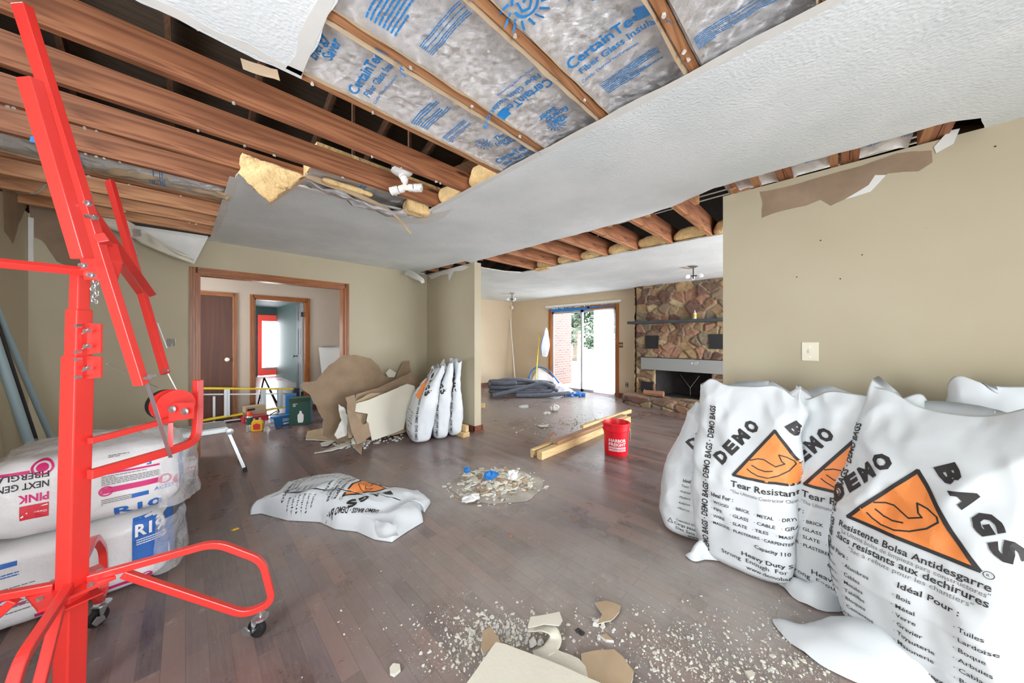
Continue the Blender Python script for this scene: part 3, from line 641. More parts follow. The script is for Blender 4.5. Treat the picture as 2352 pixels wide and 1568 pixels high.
# hanging wool wedge with its brown paper, below the second bare joist
A = D(556, 352, 2.12); B_ = D(700, 408, 2.25); Cc = D(618, 466, 2.08); E = D(552, 400, 2.13)
def wedge(u, v):
    p = A.lerp(B_, u)*(1-v)+(E.lerp(Cc, min(1, u*1.6)) if u < .62 else Cc.lerp(B_, (u-.62)/.38))*v
    p = Vector(p); n = noise.noise(p*12)*.022+noise.noise(p*40)*.012
    return p+Vector((-.7, -.7, 0))*n
t = thing('hanging_glass_wool', 'wedge of yellow wool hanging over the corner of the white ceiling', 'glass wool', tuple(Cc))
fr = MB().grid(wedge, 34, 20).build('wool', MAT['glass_wool'], t, smooth=0, solid=.03)
MB().prism([(0, 0), ((B_-Cc).length, 0), ((B_-Cc).length, .03), (0, .025)], Cc+Vector((.01, .0, -.01)), (B_-Cc), (0, 0, 1), .05).build('brown_edge', MAT['kraft'], t)
# long torn foil and paper dropping toward the ceiling corner
def strip(name, pts, w, mat, lab, cat, up=(0, 0, 1), seed=0, parent=None, amp=.012, g=None):
    pts = smoothpath(pts, 8); n = len(pts)
    def f(u, v):
        i = min(n-1, int(round(u*(n-1)))); p = pts[i]; t = (pts[min(i+1, n-1)]-pts[max(i-1, 0)]).normalized(); s = t.cross(Vector(up)).normalized()
        ww = w[0]+(w[1]-w[0])*u; ww *= 1+.25*noise.noise(Vector((u*5, seed, 0)))
        return p+s*(v-.5)*ww+Vector(up)*amp*noise.noise(Vector((u*9+seed, v*3, 1)))
    return tag(MB().grid(f, n, 7).build(name, MAT[mat], parent, smooth=0, solid=.002), lab, cat, g)
strip('torn_foil_strip', [D(690, 415, 2.3), D(800, 455, 2.45), D(880, 485, 2.62), D(985, 492, 2.86)], (.10, .14), 'foil', 'torn foil strip sagging behind the joist toward the ceiling corner', 'foil scrap', seed=3, amp=.05)
strip('torn_paper_strip', [D(700, 402, 2.28), D(800, 440, 2.42), D(880, 475, 2.6), D(912, 500, 2.7), D(945, 538, 2.72)], (.04, .015), 'kraft2', 'narrow brown paper strip dangling at the ceiling corner', 'paper scrap', up=(0.7, .7, .2), seed=5, amp=.01)
wool(D(960, 480, 2.75), .11, .06, .05, 'grey and yellow wool lump hanging at the ceiling corner', 44)
wool(D(800, 432, 2.42), .17, .03, .02, 'thin yellow wool hanging along the second bare joist', 47)
strip('torn_paper_strip', [D(200, 372, 2.1), D(330, 398, 2.2), D(430, 425, 2.4), D(525, 452, 2.5)], (.12, .06), 'kraft2', 'brown paper flange curling beside the left foil strip', 'paper scrap', up=(0.5, .5, .7), seed=8, amp=.05)
wool(D(90, 428, 2.6), .18, .12, .04, 'dirty yellow wool in the far left bay above the corner', 51)
# drooping ceiling flap at the far left above the cased opening and peeled paint sheet
a = D(478, 545, 3.52); b = D(446, 606, 3.50); c = D(395, 583, 3.35); d = D(250, 512, 3.05); e = D(330, 540, 3.3)
tag(MB().add([a, d, e, c, b, a+Vector((0, 0, .014)), d+Vector((0, 0, .014)), e+Vector((0, 0, .014)), c+Vector((0, 0, .014)), b+Vector((0, 0, .014))], [(0, 4, 3, 2, 1), (5, 6, 7, 8, 9), (0, 1, 6, 5), (1, 2, 7, 6), (2, 3, 8, 7), (3, 4, 9, 8), (4, 0, 5, 9)]).build('ceiling_flap', MAT['plaster']), 'white ceiling corner drooping above the cased opening', 'drywall flap')
strip('peeled_paint_sheet', [D(235, 500, 3.0), D(300, 528, 3.1), D(370, 568, 3.2), D(444, 600, 3.3)], (.16, .06), 'cream', 'cream paint skin peeling from the back wall top', 'paint skin', up=(.7, .7, .1), seed=9, amp=.03)
t2 = [(600, 160), (565, 130)]
tag(MB().prism(jag([(0, 0), (.17, .045), (.20, .01), (.03, -.035)], 'all', .004, .03, 3), D(552, 133, 1.42), (D(625, 180, 1.42)-D(552, 133, 1.42)), (.3, -.3, 1), .002).build('paper_tab', MAT['kraft2']), 'tan paper tab hanging from the edge of the upper ceiling piece', 'paper scrap', 'paper tabs at the upper ceiling piece')
# torn brown patches where paint and paper came off
def patch(name, poly, O, U, V, mat, lab, seed=1, amp=.012, th=.002, cat='bare patch', g=None):
    return tag(MB().prism(jag(poly, 'all', amp, .04, seed), O, U, V, th).build(name, MAT[mat]), lab, cat, g, 'structure' if False else None)
def rw(px, py): p = PX(px, py, XR-.003); return (-p.y, p.z)
pol = [rw(*q) for q in ((1745, 442), (1660, 462), (1752, 452), (1758, 470), (1750, 500), (1775, 490), (1850, 475), (1885, 460), (1908, 472), (1940, 455), (2040, 400), (2130, 385), (2142, 360), (2175, 335), (2190, 305), (2150, 335), (2040, 365), (1900, 400), (1800, 425))]
pol = [rw(*q) for q in ((1745, 440), (1752, 470), (1750, 500), (1775, 490), (1850, 472), (1885, 458), (1908, 472), (1945, 455), (2040, 398), (2110, 393), (2142, 372), (2140, 345), (2060, 352), (1980, 380), (1900, 402), (1820, 425))]
patch('bare_paper_patch', pol, (XR-.003, 0, 0), (0, -1, 0), (0, 0, 1), 'tornwall', 'long brown torn patch along the top of the right wall', 2, .006)
patch('white_torn_edge', [rw(*q) for q in ((1940, 458), (2000, 440), (2035, 402), (2010, 402), (1995, 425))], (XR-.0045, 0, 0), (0, -1, 0), (0, 0, 1), 'plaster', 'white torn edge at the middle of the brown patch on the right wall', 3, .004)
patch('white_torn_edge', [rw(*q) for q in ((2150, 352), (2190, 330), (2205, 295), (2180, 300), (2145, 338))], (XR-.0045, 0, 0), (0, -1, 0), (0, 0, 1), 'plaster', 'white torn edge at the right end of the opening over the right wall', 4, .004)
def bw(px, py): p = PY(px, py, YB-.003); return (p.x, p.z)
patch('bare_paper_patch', [bw(*q) for q in ((66, 470), (68, 540), (95, 552), (130, 600), (165, 612), (230, 605), (235, 520), (160, 485))], (0, YB-.003, 0), (1, 0, 0), (0, 0, 1), 'tornwall', 'brown torn patch on the back wall behind the lift', 5, .01)
def lw(px, py): p = PX(px, py, XL+.003); return (p.y, p.z)
patch('bare_paper_patch', [lw(*q) for q in ((5, 400), (10, 530), (30, 560), (45, 510), (62, 475), (40, 440))], (XL+.003, 0, 0), (0, 1, 0), (0, 0, 1), 'tornwall', 'brown torn patch high on the left wall', 6, .01)
tag(MB().box(XL+.002, XL+.03, YB-.02, YB-.001, 1.98, 2.4).build('loose_corner_tape', MAT['plaster']), 'loose white corner tape in the far left corner', 'corner tape')
# torn strip over the narrow wall
strip('torn_ceiling_paper', [PY(930, 622, YB-.02), D(965, 640, 5.0), D(972, 650, 4.98)], (.12, .04), 'plaster', 'white torn ceiling paper left of the narrow wall top', 'paper scrap', up=(.7, .7, .1), seed=2, amp=.02)
tag(MB().prism(jag([(0, 0), (.9, .03), (1.15, -.02), (.95, -.05), (.75, -.03), (.62, -.16), (.6, -.05), (.4, -.04), (.1, -.07)], 'all', .006, .05, 2), (XR-.003, YB-.05, H-.03), (0, -1, 0), (0, 0, 1), .002).build('torn_ceiling_paper', MAT['plaster']), 'ragged white paint fringe along the top of the narrow wall', 'paper scrap')
tag(MB().box(2.76, 2.92, 3.75, 3.83, H+.02, H+.1).box(2.76, 2.92, 4.2, 4.3, H+.02, H+.1).box(2.76, 2.92, 4.7, 4.78, H+.02, H+.1).build('top_plate_block', MAT['joist2']), 'split wood blocks in the gap above the narrow wall', 'block')

# ---------------------------------------------------------------- trim, doors, openings
def casing(name, x0, x1, y, z1, w=.07, d=.022, mat='brownwood', sill=False, s=-1):
    # flat profile with two grooves, on the -Y side of a wall at y
    mb = MB()
    for (a0, a1) in ((x0-w, x0), (x1, x1+w)):
        mb.box(a0, a1, y+s*d*.6, y, 0, z1+w)
        for k in (.12, .42, .72): mb.box(a0+w*k, a0+w*(k+.2), y+s*d, y+s*d*.6, 0, z1+w-w*.1)
    o = struct(name, mb, MAT[mat])
    mb = MB().box(x0, x1, y+s*d*.6, y, z1, z1+w)
    for k in (.12, .42, .72): mb.box(x0-w*.3, x1+w*.3, y+s*d, y+s*d*.6, z1+w*k, z1+w*(k+.2))
    struct(name+'_head' if False else name.replace('trim_', 'trim_1'), mb, MAT['brownwoodX'])
casing('trim_1', .10, 1.60, YB, 2.06)
struct('trim_2', MB().box(.10, .118, YB, YB+T, 0, 2.045).box(1.582, 1.60, YB, YB+T, 0, 2.045).box(.10, 1.60, YB, YB+T, 2.045, 2.06), MAT['brownwood'])
casing('trim_3', -.22, .55, YH, 2.03, .06)
casing('trim_4', .83, 1.60, YH, 2.03, .06)
struct('trim_5', MB().box(.83, .85, YH, YH+T, 0, 2.03).box(1.58, 1.60, YH, YH+T, 0, 2.03).box(.83, 1.60, YH, YH+T, 2.01, 2.03), MAT['brownwood'])
d1 = MB().box(-.22, .55, YH+.02, YH+.055, .01, 2.03).build('door_1', MAT['doorwood'], kind='structure')
MB().lathe((.48, YH+.02, 1.0), [(.014, 0), (.014, -.03), (.03, -.04), (.033, -.055), (.022, -.068)], 16, axis=(0, 1, 0)).build('door_knob', MAT['ivory'], d1, smooth=40)
# six panel door, open into the green room, hinged on the right jamb
dd = thing('door_2', 'grey six panel door standing open into the green room', 'door', (1.57, YH+T, 0)); dd.rotation_euler = (0, 0, R(85)); del dd['label']; del dd['category']; dd['kind'] = 'structure'
mb = MB().box(0, .74, -.017, .017, .01, 2.02)
leaf = mb.build('door_leaf', MAT['greydoor'], None, base=False); leaf.parent = dd
mb = MB()
for (x0, x1) in ((.1, .33), (.41, .64)):
    for (z0, z1) in ((.2, .85), (1.0, 1.55), (1.68, 1.9)):
        for s in (-1, 1):
            mb.box(x0, x1, s*.017, s*.021, z0, z1); mb.box(x0+.03, x1-.03, s*.021, s*.026, z0+.03, z1-.03)
o = mb.build('raised_panel', MAT['greydoor'], None, base=False); o.parent = dd
for z in (.25, 1.75):
    o = MB().box(-.012, .01, -.03, .03, z, z+.09).build('hinge', MAT['darkmetal'], None, base=False); o.parent = dd
o = MB().lathe((.68, 0, .98), [(.02, .017), (.01, .05), (.025, .07), (.02, .09)], 12, axis=(0, 1, 0)).lathe((.68, 0, .98), [(.02, -.017), (.01, -.05), (.025, -.07), (.02, -.09)], 12, axis=(0, 1, 0)).build('door_knob', MAT['zinc'], None, base=False); o.parent = dd
# dark closet door in the green room side wall
struct('door_4', MB().box(2.335, 2.36, 9.0, 9.9, 0, 2.03), MAT['rafter'])
# red framed glass door at the far end
rd = thing('door_3', '', '', (2.06, 14.42, 0)); del rd['label']; del rd['category']; rd['kind'] = 'structure'
mb = MB(); x0, x1 = 1.78, 2.50
mb.box(x0, x0+.13, 14.40, 14.44, .02, 2.18).box(x1-.13, x1, 14.40, 14.44, .02, 2.18).box(x0+.13, x1-.13, 14.40, 14.44, .02, .3).box(x0+.13, x1-.13, 14.40, 14.44, 1.95, 2.18)
mb.build('door_frame', MAT['reddoor'], rd)
MB().box(x0+.13, x1-.13, 14.415, 14.42, .3, 1.95).build('door_pane', MAT['glass'], rd)
MB().box(x0+.16, x1-.13, 14.38, 14.40, .24, .29).build('push_bar', MAT['zinc'], rd)
# baseboards
struct('baseboard_hall', MB().box(.61, .77, YH-.014, YH, 0, .09).box(1.66, 5.3, YH-.014, YH, 0, .09).box(XL, -.28, YH-.014, YH, 0, .09), MAT['basewood'])
struct('baseboard_back', MB().box(1.67, XR, YB-.014, YB, 0, .08), MAT['basewood'])
struct('baseboard_middle', MB().box(XR-.018, XR, 3.66, 4.9, 0, .085).box(XR-.018, XR+T+.018, 3.672, 3.69, 0, .085).box(XR+T, XR+T+.018, 3.66, YB, 0, .085).box(XR-.03, XR+T+.03, 3.655, 3.70, 0, .02), MAT['basewood'])
struct('baseboard_far', MB().box(XF-.016, XF, 3.1, 3.57, 0, .09).box(XF-.016, XF, 5.63, YH, 0, .09).box(XR+T, XF, YH-.02, YH-.004, 0, .09), MAT['basewood'])
struct('baseboard_right', MB().box(XR-.016, XR, YREAR, .63, 0, .085), MAT['basewood'])
# slider: orange-brown casing, frame, panes
struct('trim_6', MB().box(XF-.02, XF, 5.55, 5.62, 0, 2.15).box(XF-.02, XF, 3.57, 3.64, 0, 2.15).box(XF-.02, XF, 3.64, 5.55, 2.08, 2.15).box(XF, XF+T, 5.53, 5.55, 0, 2.08).box(XF, XF+T, 3.64, 3.66, 0, 2.08).box(XF, XF+T, 3.64, 5.55, 2.06, 2.08), MAT['brownwood'])
sl = thing('window_1', '', '', (XF+.06, 4.6, 0)); del sl['label']; del sl['category']; sl['kind'] = 'structure'
for (y0, y1, x) in ((4.57, 5.53, XF+.05), (3.66, 4.63, XF+.085)):
    MB().box(x-.016, x+.016, y0, y0+.05, 0, 2.06).box(x-.016, x+.016, y1-.05, y1, 0, 2.06).box(x-.016, x+.016, y0, y1, 0, .06).box(x-.016, x+.016, y0, y1, 2.0, 2.06).build('window_frame', MAT['alu'], sl)
    MB().box(x-.003, x+.003, y0+.05, y1-.05, .06, 2.0).build('pane', MAT['glass'], sl)
# ================================================================== OUTSIDE THE SLIDER
struct('ground', MB().box(XF+.1, 60, -30, 40, -.12, -.02), MAT['patio'])
tag(MB().box(7.4, 8.35, 5.78, 6.0, -.02, 2.5).build('brick_pier', MAT['brick']), 'pale brick wall end seen through the left glass panel', 'brick wall')
def tree(x, y, h, r, lab, seed, n=9000):
    t = thing('garden_tree', lab, 'tree', (x, y, -.02), 'trees in the garden'); rnd = random.Random(seed)
    MB().tube(smoothpath([(x, y, -.02), (x+.1, y-.1, h*.3), (x+.35, y-.3, h*.7), (x+.5, y-.3, h)], 4), [.17]*4+[.14]*4+[.09]*5, 8).build('trunk', MAT['bark'], t, smooth=0)
    mb = MB(); bl = [(Vector((x+rnd.uniform(-r, r), y+rnd.uniform(-r, r), rnd.uniform(h*.18, h))), rnd.uniform(.3, .7)) for _ in range(26)]
    for i in range(n):
        c, q = rnd.choice(bl); p = c+Vector((rnd.gauss(0, 1), rnd.gauss(0, 1), rnd.gauss(0, .8)))*q*.6
        a = Vector((rnd.uniform(-1, 1), rnd.uniform(-1, 1), rnd.uniform(-1, 1))).normalized(); b = a.orthogonal().normalized(); s = rnd.uniform(.06, .14)
        mb.add([p-a*s, p-b*s*.4, p+a*s, p+b*s*.4], [(0, 1, 2, 3)])
    mb.build('foliage', MAT['leaf'], t)
tree(16.5, 11.2, 6, 1.9, 'leafy tree behind the middle frame of the glass door', 1)
tree(13.2, 7.6, 5, 1.2, 'leafy tree with a pale leaning trunk right of the middle frame', 2)

# ================================================================== DRYWALL LIFT
hub = Vector((-.295, 1.99, 0))
lt = thing('drywall_lift', 'tall red panel lift with a tilted cradle, winch and caster legs', 'lift', hub)
mb = MB()
def mast(name, z0, z1, s, c0, c1):
    f = lambda z: Vector((hub.x+.018*(z-.4), hub.y-.016*(z-.4), z))
    q = MB().tube([f(z0), f(z1)], 0, sq=(s, s), up=(.7, .7, 0)); return q.build(name, MAT['red'], lt, bev=.004)
mast('lower_mast', .04, 1.285, .056, 0, 0)
mast('middle_mast', 1.28, 1.455, .046, 0, 0)
mast('upper_mast', 1.45, 1.60, .036, 0, 0)
MB().box(-.085, .085, -.085, .085, -.005, .005, M=Matrix.Translation((hub.x, hub.y, .44)) @ Matrix.Rotation(R(20), 4, 'Z')).box(-.06, .06, -.06, .06, -.05, -.045, M=Matrix.Translation((hub.x, hub.y, .44)) @ Matrix.Rotation(R(20), 4, 'Z')).build('hub_plate', MAT['red'], lt)
for (x, y) in ((.06, .03), (-.05, .065), (-.06, -.04), (.05, -.06)):
    MB().cyl((hub.x+x, hub.y+y, .44), (hub.x+x, hub.y+y, .455), .009, n=6).build('bolt', MAT['zinc'], lt)
for i, ang in enumerate((-15, 88, 163, -93)):
    d = Vector((math.cos(R(ang)), math.sin(R(ang)), 0)); up = Vector((0, 0, 1)); nrm = d.cross(up)
    L = .60 if i == 0 else .53
    if i == 3: L = .62
    def q(r, z): return hub+d*r+up*z
    pts = fillet([q(.04, .455), q(L-.2, .475), q(L-.04, .345), q(L, .14), q(L-.1, .125), q(.13, .44)], .05, 5)
    MB().tube(pts, 0, sq=(.026, .026), up=tuple(nrm)).build('leg', MAT['red'], lt, bev=.003)
    c = q(L-.045, 0)
    w = MB()
    ax = Vector((math.cos(R(ang+50)), math.sin(R(ang+50)), 0)); off = Vector((-ax.y, ax.x, 0))*.02
    cc = c+up*.04+off
    cas = MB().lathe(cc-ax*.012, [(.012, 0), (.038, .001), (.04, .006), (.04, .018), (.038, .023), (.012, .024)], 22, axis=ax).build('caster_wheel', MAT['black'], lt, smooth=40)
    y_ = MB().cyl(c+up*.085, c+up*.125, .008, n=8).lathe(c+up*.085, [(.03, 0), (.03, .008), (.014, .012)], 14)
    for s in (-1, 1):
        y_.add([cc+ax*s*.017+up*-.012+off*.3, cc+ax*s*.017+up*.048-off*1.3, cc+ax*s*.017+up*.048+off*.5, cc+ax*s*.021+up*-.012+off*.3, cc+ax*s*.021+up*.048-off*1.3, cc+ax*s*.021+up*.048+off*.5], [(0, 1, 2), (5, 4, 3), (0, 3, 4, 1), (1, 4, 5, 2), (2, 5, 3, 0)])
    y_.cyl(cc-ax*.024, cc+ax*.024, .006, n=8)
    y_.build('caster_fork', MAT['zinc'], cas)
    MB().prism([(0, 0), (.035, -.004), (.05, .02), (.03, .035), (.004, .02)], cc-ax*.03+up*-.01, off.normalized(), (0, 0, 1), .006).build('brake_lever', MAT['zinc'], cas)
# bracket plates with wing bolts on the right of the mast
mr = Vector((1, -1, 0)).normalized(); mf = Vector((1, 1, 0)).normalized()
for (z0, z1, w) in ((1.29, 1.405, .05), (1.20, 1.285, .05)):
    c = hub+Vector((.014, -.014, 0)); p = c+mr*.036
    o = MB().prism([(0, z0), (w, z0+.006), (w, z1-.004), (0, z1)], Vector((p.x, p.y, 0)), mr, (0, 0, 1), .006).build('bracket_plate', MAT['red'], lt)
    for z in ((z0+.03, z1-.03) if z1-z0 > .1 else (z0+.04,)):
        b = c+mr*.065; b.z = z; MB().cyl(b-mf*.012, b-mf*.03, .007, n=8).tube([b-mf*.026-mr*.012+Vector((0, 0, -.01)), b-mf*.026+mr*.012+Vector((0, 0, .01))], .003, 6).build('wing_bolt', MAT['zinc'], o)
    for z in (z0+.01, z1-.012):
        b = c+mr*.04; b.z = z; MB().cyl(b-mf*.02, b-mf*.034, .007, n=6).build('bolt', MAT['zinc'], o)
# winch arm: two bars, upright tube, drum
A = D(205, 1090, 1.2); B = D(400, 1032, 1.475); Cq = D(447, 1010, 1.57); E1 = D(455, 960, 1.60); E2 = D(455, 872, 1.60)
MB().tube(fillet([A, B, D(450, 1012, 1.575), E1, E2], .07, 7), 0, sq=(.026, .034), up=(0, 0, 1)).build('winch_arm', MAT['red'], lt, bev=.003)
MB().tube([D(205, 1013, 1.2), D(400, 962, 1.475)], 0, sq=(.022, .022)).build('winch_arm', MAT['red'], lt, bev=.003)
MB().tube([D(392, 970, 1.47), D(392, 1030, 1.47)], 0, sq=(.03, .016)).build('arm_plate', MAT['red'], lt)
cd = D(402, 930, 1.5); ax = (mr*1.0+mf*-.35).normalized()
MB().lathe(cd-ax*.045, [(.02, 0), (.07, .0), (.07, .006), (.04, .008), (.04, .05), (.07, .052), (.07, .058), (.02, .06)], 30, axis=ax).build('winch_drum', MAT['red'], lt, smooth=35)
MB().lathe(cd-ax*.085, [(.02, 0), (.066, 0), (.068, .005), (.068, .03), (.02, .032)], 30, axis=ax).build('brake_disc', MAT['black'], lt, smooth=35)
o = MB().prism([(.01, -.06), (.11, -.05), (.11, .02), (.035, .02), (.01, .0)], cd+ax*.02+Vector((0, 0, 0))-mf*.05, (mr*1+mf*.1), (0, 0, 1), .006).build('winch_plate', MAT['red'], lt)
for (u, v) in ((.035, -.005), (.09, -.015)):
    b = cd+ax*.02-mf*.05+mr*u+Vector((0, 0, v)); MB().lathe(b-mf*.004, [(.016, 0), (.016, -.004), (.009, -.006), (.009, -.014)], 12, axis=tuple(mf)).build('bolt', MAT['zinc'], o, smooth=30)
# cable from winch to mast
MB().tube([D(245, 835, 1.2), D(362, 890, 1.5)], .0016, 6).build('steel_cable', MAT['zinc'], lt)
# cradle
def bar(name, a, b, w, h, up=None, mat='red', nm=None): return MB().tube([a, b], 0, sq=(w, h), up=up or tuple((mf*.8+Vector((0, 0, .2))))).build(name, MAT[mat], lt, bev=.002)
P1 = D(50, 12, 1.0); P2 = D(325, 884, 1.24)
bar('cradle_arm', P1, P2, .040, .024)
Q1 = D(68, 182, .97); Q2 = D(190, 594, 1.06)
bar('support_channel', Q1, Q2, .044, .03)
F1 = D(252, 416, 1.95); F2 = D(380, 858, 1.85)
bar('cradle_arm', F1, F2, .040, .024)
bar('cradle_beam', D(195, 470, 1.14), D(345, 672, 1.84), .045, .032)
bar('cradle_beam', D(232, 545, 1.12), D(318, 668, 1.75), .03, .028)
bar('side_outrigger', D(-60, 598, .96), D(204, 624, 1.17), .022, .026)
# tilt bracket over the mast head
o = MB().prism([(-.03, -.05), (.03, -.05), (.05, .02), (.03, .09), (-.02, .1), (-.045, .02)], D(212, 610, 1.15), mr, (0, 0, 1), .05).build('tilt_bracket', MAT['red'], lt, bev=.003)
for (px, py, d) in ((214, 632, 1.10), (196, 610, 1.1), (222, 500, 1.1), (207, 468, 1.06), (330, 640, 1.82), (342, 668, 1.82)):
    b = D(px, py, d); MB().lathe(b, [(.009, 0), (.009, -.008), (.005, -.009), (.005, -.016)], 8, axis=tuple(mf)).build('bolt', MAT['zinc'], o, smooth=30)
MB().tube([D(198, 495, 1.08), D(214, 500, 1.08)], .007, 8).build('pin', MAT['zinc'], o)
ch = MB()
for k in range(12):
    p = D(218+6*math.sin(k*1.2), 645+k*4.4, 1.17); n_ = [p+Vector((.0, .0, .008*math.sin(t)))+ (mr if k % 2 else mf)*.005*math.cos(t) for t in [i*math.pi/4 for i in range(8)]]
    ch.tube(n_, .0016, 5, closed=True)
ch.build('chain', MAT['zinc'], lt)
# silver rods and hooks
for (a, b, d0, d1) in (((338, 880), (392, 1050), 1.24, 1.42), ((386, 858), (406, 896), 1.86, 1.88), ((300, 540), (316, 585), 1.93, 1.93), ((362, 742), (384, 800), 1.86, 1.86)):
    MB().tube([D(*a, d0), D(*b, d1)], 0, sq=(.012, .004)).build('support_rod', MAT['zinc'], lt)
for (px, py, d) in ((306, 538, 1.93), (384, 790, 1.86)):
    c = D(px, py, d); MB().tube([c, c+mr*.012, c+mr*.014+Vector((0, 0, .018)), c+mr*.03+Vector((0, 0, .018)), c+mr*.034+Vector((0, 0, -.012))], 0, sq=(.03, .003), up=(.7, .7, 0)).build('panel_hook', MAT['zinc'], lt)
for (px, py, d) in ((332, 868, 1.22), (341, 862, 1.22), (376, 850, 1.84)):
    b = D(px, py, d); MB().cyl(b, b+mr*.025, .006, n=6).build('bolt', MAT['zinc'], lt)

# ================================================================== INSULATION BALES
def bale(name, lab, c, a, b, h, seed, e=.28):
    t = thing(name, lab, 'insulation pack', (c[0], c[1], c[2]), 'stacked insulation packs')
    def f(u, v):
        th = 2*math.pi*u; ph = math.pi*(v-.5)
        sg = lambda x, p: math.copysign(abs(x)**p, x)
        p = Vector((sg(math.cos(th), e)*sg(math.cos(ph), .35)*a, sg(math.sin(th), e)*sg(math.cos(ph), .35)*b, sg(math.sin(ph), .5)*h/2))
        n = noise.noise(p*5+Vector((seed, 0, 0)))*.025+.008*noise.noise(p*17+Vector((0, seed, 0)))
        q = p+Vector((p.x/a*1.0, p.y/b*1.0, 0)).normalized()*n if p.x or p.y else p
        z = q.z+h/2+.012*noise.noise(p*7)*max(0, q.z/h*2)
        return Vector(c)+Vector((q.x, q.y, max(.001, z)))
    o = MB().grid(f, 110, 46, wrap=True).build('wrapped_pack', M_('printed white insulation wrap', sr(222, 221, 222), .3, var=.05, vs=5, bp=.35, bs=13, bd=.02) if 'wrapm' not in MAT else MAT['wrapm'], t, smooth=0)
    MAT['wrapm'] = o.data.materials[0]
    return t, o
tU, oU = bale('insulation_pack', 'upper pack of pink fibreglass batts with its lettering upside down', (-.34, 2.93, .405), .33, .30, .385, 3)
tL, oL = bale('insulation_pack', 'lower pack of fibreglass batts with a blue R19 panel on its right end', (-.42, 2.95, 0), .36, .30, .405, 8)
tL['group'] = tU['group']
bU = bvh_of([oU]); bL = bvh_of([oL])
# the faces seen: front (normal -Y) and right end (normal +X)
U0 = Vector((1, 0, 0)); Z = Vector((0, 0, 1))
zb = .405
def stU(tr, mat, nm='printing', lab=None): return stamp(nm, tr, (0, 2.60, 0), (1, 0, 0), (0, 0, 1), MAT[mat], tU, bU, .003)
def stL(tr, mat, nm='printing'): return stamp(nm, tr, (0, 2.60, 0), (1, 0, 0), (0, 0, 1), MAT[mat], tL, bL, .003)
def ux(px, py): p = PY(px, py, 2.63); return p.x, p.z
x, z = ux(96, 1105)
stU(tx('FIBERGLAS', -.455, .755-.03, .028, w=.16, rot=180, bold=.02)+tx('NEXT GEN', -.455, .682, .030, w=.14, rot=180, bold=.02), 'ink', 'upside_down_lettering')
stU(tx('PINK', -.455, .628, .036, w=.085, rot=180, bold=.03), 'pink', 'upside_down_lettering')
stU(rect2(-.535, .515, .08, .065), 'redink', 'logo_square')
stU(line2([(-.53, .53), (-.50, .56), (-.46, .57)], .006)+tx('Owens', -.46, .548, .01, rot=180), 'whiteink', 'logo_mark')
def ring2(cx, cy, r0, r1, n=24):
    o = []
    for i in range(n):
        a = 2*math.pi*i/n; b = 2*math.pi*(i+1)/n
        p = [(cx+r0*math.cos(a), cy+r0*math.sin(a)), (cx+r1*math.cos(a), cy+r1*math.sin(a)), (cx+r1*math.cos(b), cy+r1*math.sin(b)), (cx+r0*math.cos(b), cy+r0*math.sin(b))]
        o += [(p[0], p[1], p[2]), (p[0], p[2], p[3])]
    return o
def disc2(cx, cy, r): return poly2([(cx+r*math.cos(2*math.pi*i/20), cy+r*math.sin(2*math.pi*i/20)) for i in range(20)], .02)
stU(rect2(-.62, .722, .11, .014)+ring2(-.475, .742, .026, .034)+disc2(-.475, .742, .019)+rect2(-.30, .56, .21, .028)+ring2(-.285, .572, .018, .025)+ring2(-.08, .572, .018, .025)+rect2(-.3, .655, .2, .010)+rect2(-.06, .70, .07, .05)+disc2(-.02, .55, .03)+disc2(0.0, .51, .035)+rect2(-.02, .6, .03, .06), 'pink', 'pink_emblem')
stU(bars2(-.28, .735, .24, .014, 2, 1)+bars2(-.30, .60, .20, .05, 6, 2)+bars2(-.28, .675, .16, .035, 4, 3)+bars2(-.3, .50, .1, .035, 4, 4)+bars2(-.41, .56, .04, .16, 14, 5), 'grayink', 'small_print')
stU(tx('R10', -.26, .432, .045, w=.17, bold=.03)+rect2(-.20, .508, .06, .022)+tx('ACED', -.12, .52, .02)+tx('F', -.13, .70, .03, rot=180, bold=.03), 'blueink', 'blue_lettering')
stU(sum([rect2(-.11+i*.0045, .70, .0022 if i % 3 else .0034, .035) for i in range(13)], []), 'ink', 'barcode')
stL(tx('10', -.69, .30, .03, bold=.02)+rect2(-.62, .31, .075, .022)+bars2(-.74, .25, .2, .035, 3, 8)+tx('R10', -.74, .24, .02), 'blueink', 'blue_lettering')
stL(bars2(-.74, .10, .26, .10, 9, 9)+bars2(-.74, .20, .26, .02, 2, 19), 'grayink', 'small_print')
stL(rect2(-.72, .165, .2, .02)+ring2(-.6, .18, .018, .024)+rect2(-.64, .13, .12, .01)+rect2(-.5, .04, .03, .02)+disc2(-.68, .05, .012)+disc2(-.62, .05, .012), 'pink', 'pink_emblem')
stL(rect2(-.20, .12, .13, .26, .03), 'blueink', 'blue_panel')
stamp('panel_lettering', tx('R19', -.19, .29, .06, w=.105, bold=.03)+bars2(-.185, .24, .1, .035, 3, 4), (0, 2.60, 0), (1, 0, 0), (0, 0, 1), MAT['whiteink'], tL, bL, .006)
stL(tx('FIBERGLAS', -.43, .13, .035, w=.2, bold=.02), 'ink', 'lettering')
stL(rect2(-.33, .05, .2, .018)+ring2(-.15, .06, .016, .022), 'pink', 'pink_band')
# right ends
stamp('end_printing', rect2(2.70, .48, .05, .22)+rect2(2.8, .5, .2, .05), (.0, 0, 0), (0, 1, 0), (0, 0, 1), MAT['blueink'], tU, bU, .003)
stamp('end_printing', ring2(2.9, .66, .03, .045)+rect2(2.8, .59, .2, .02), (.0, 0, 0), (0, 1, 0), (0, 0, 1), MAT['pink'], tU, bU, .003)
stamp('end_printing', rect2(2.72, .1, .3, .25), (.0, 0, 0), (0, 1, 0), (0, 0, 1), MAT['blueink'], tL, bL, .003)
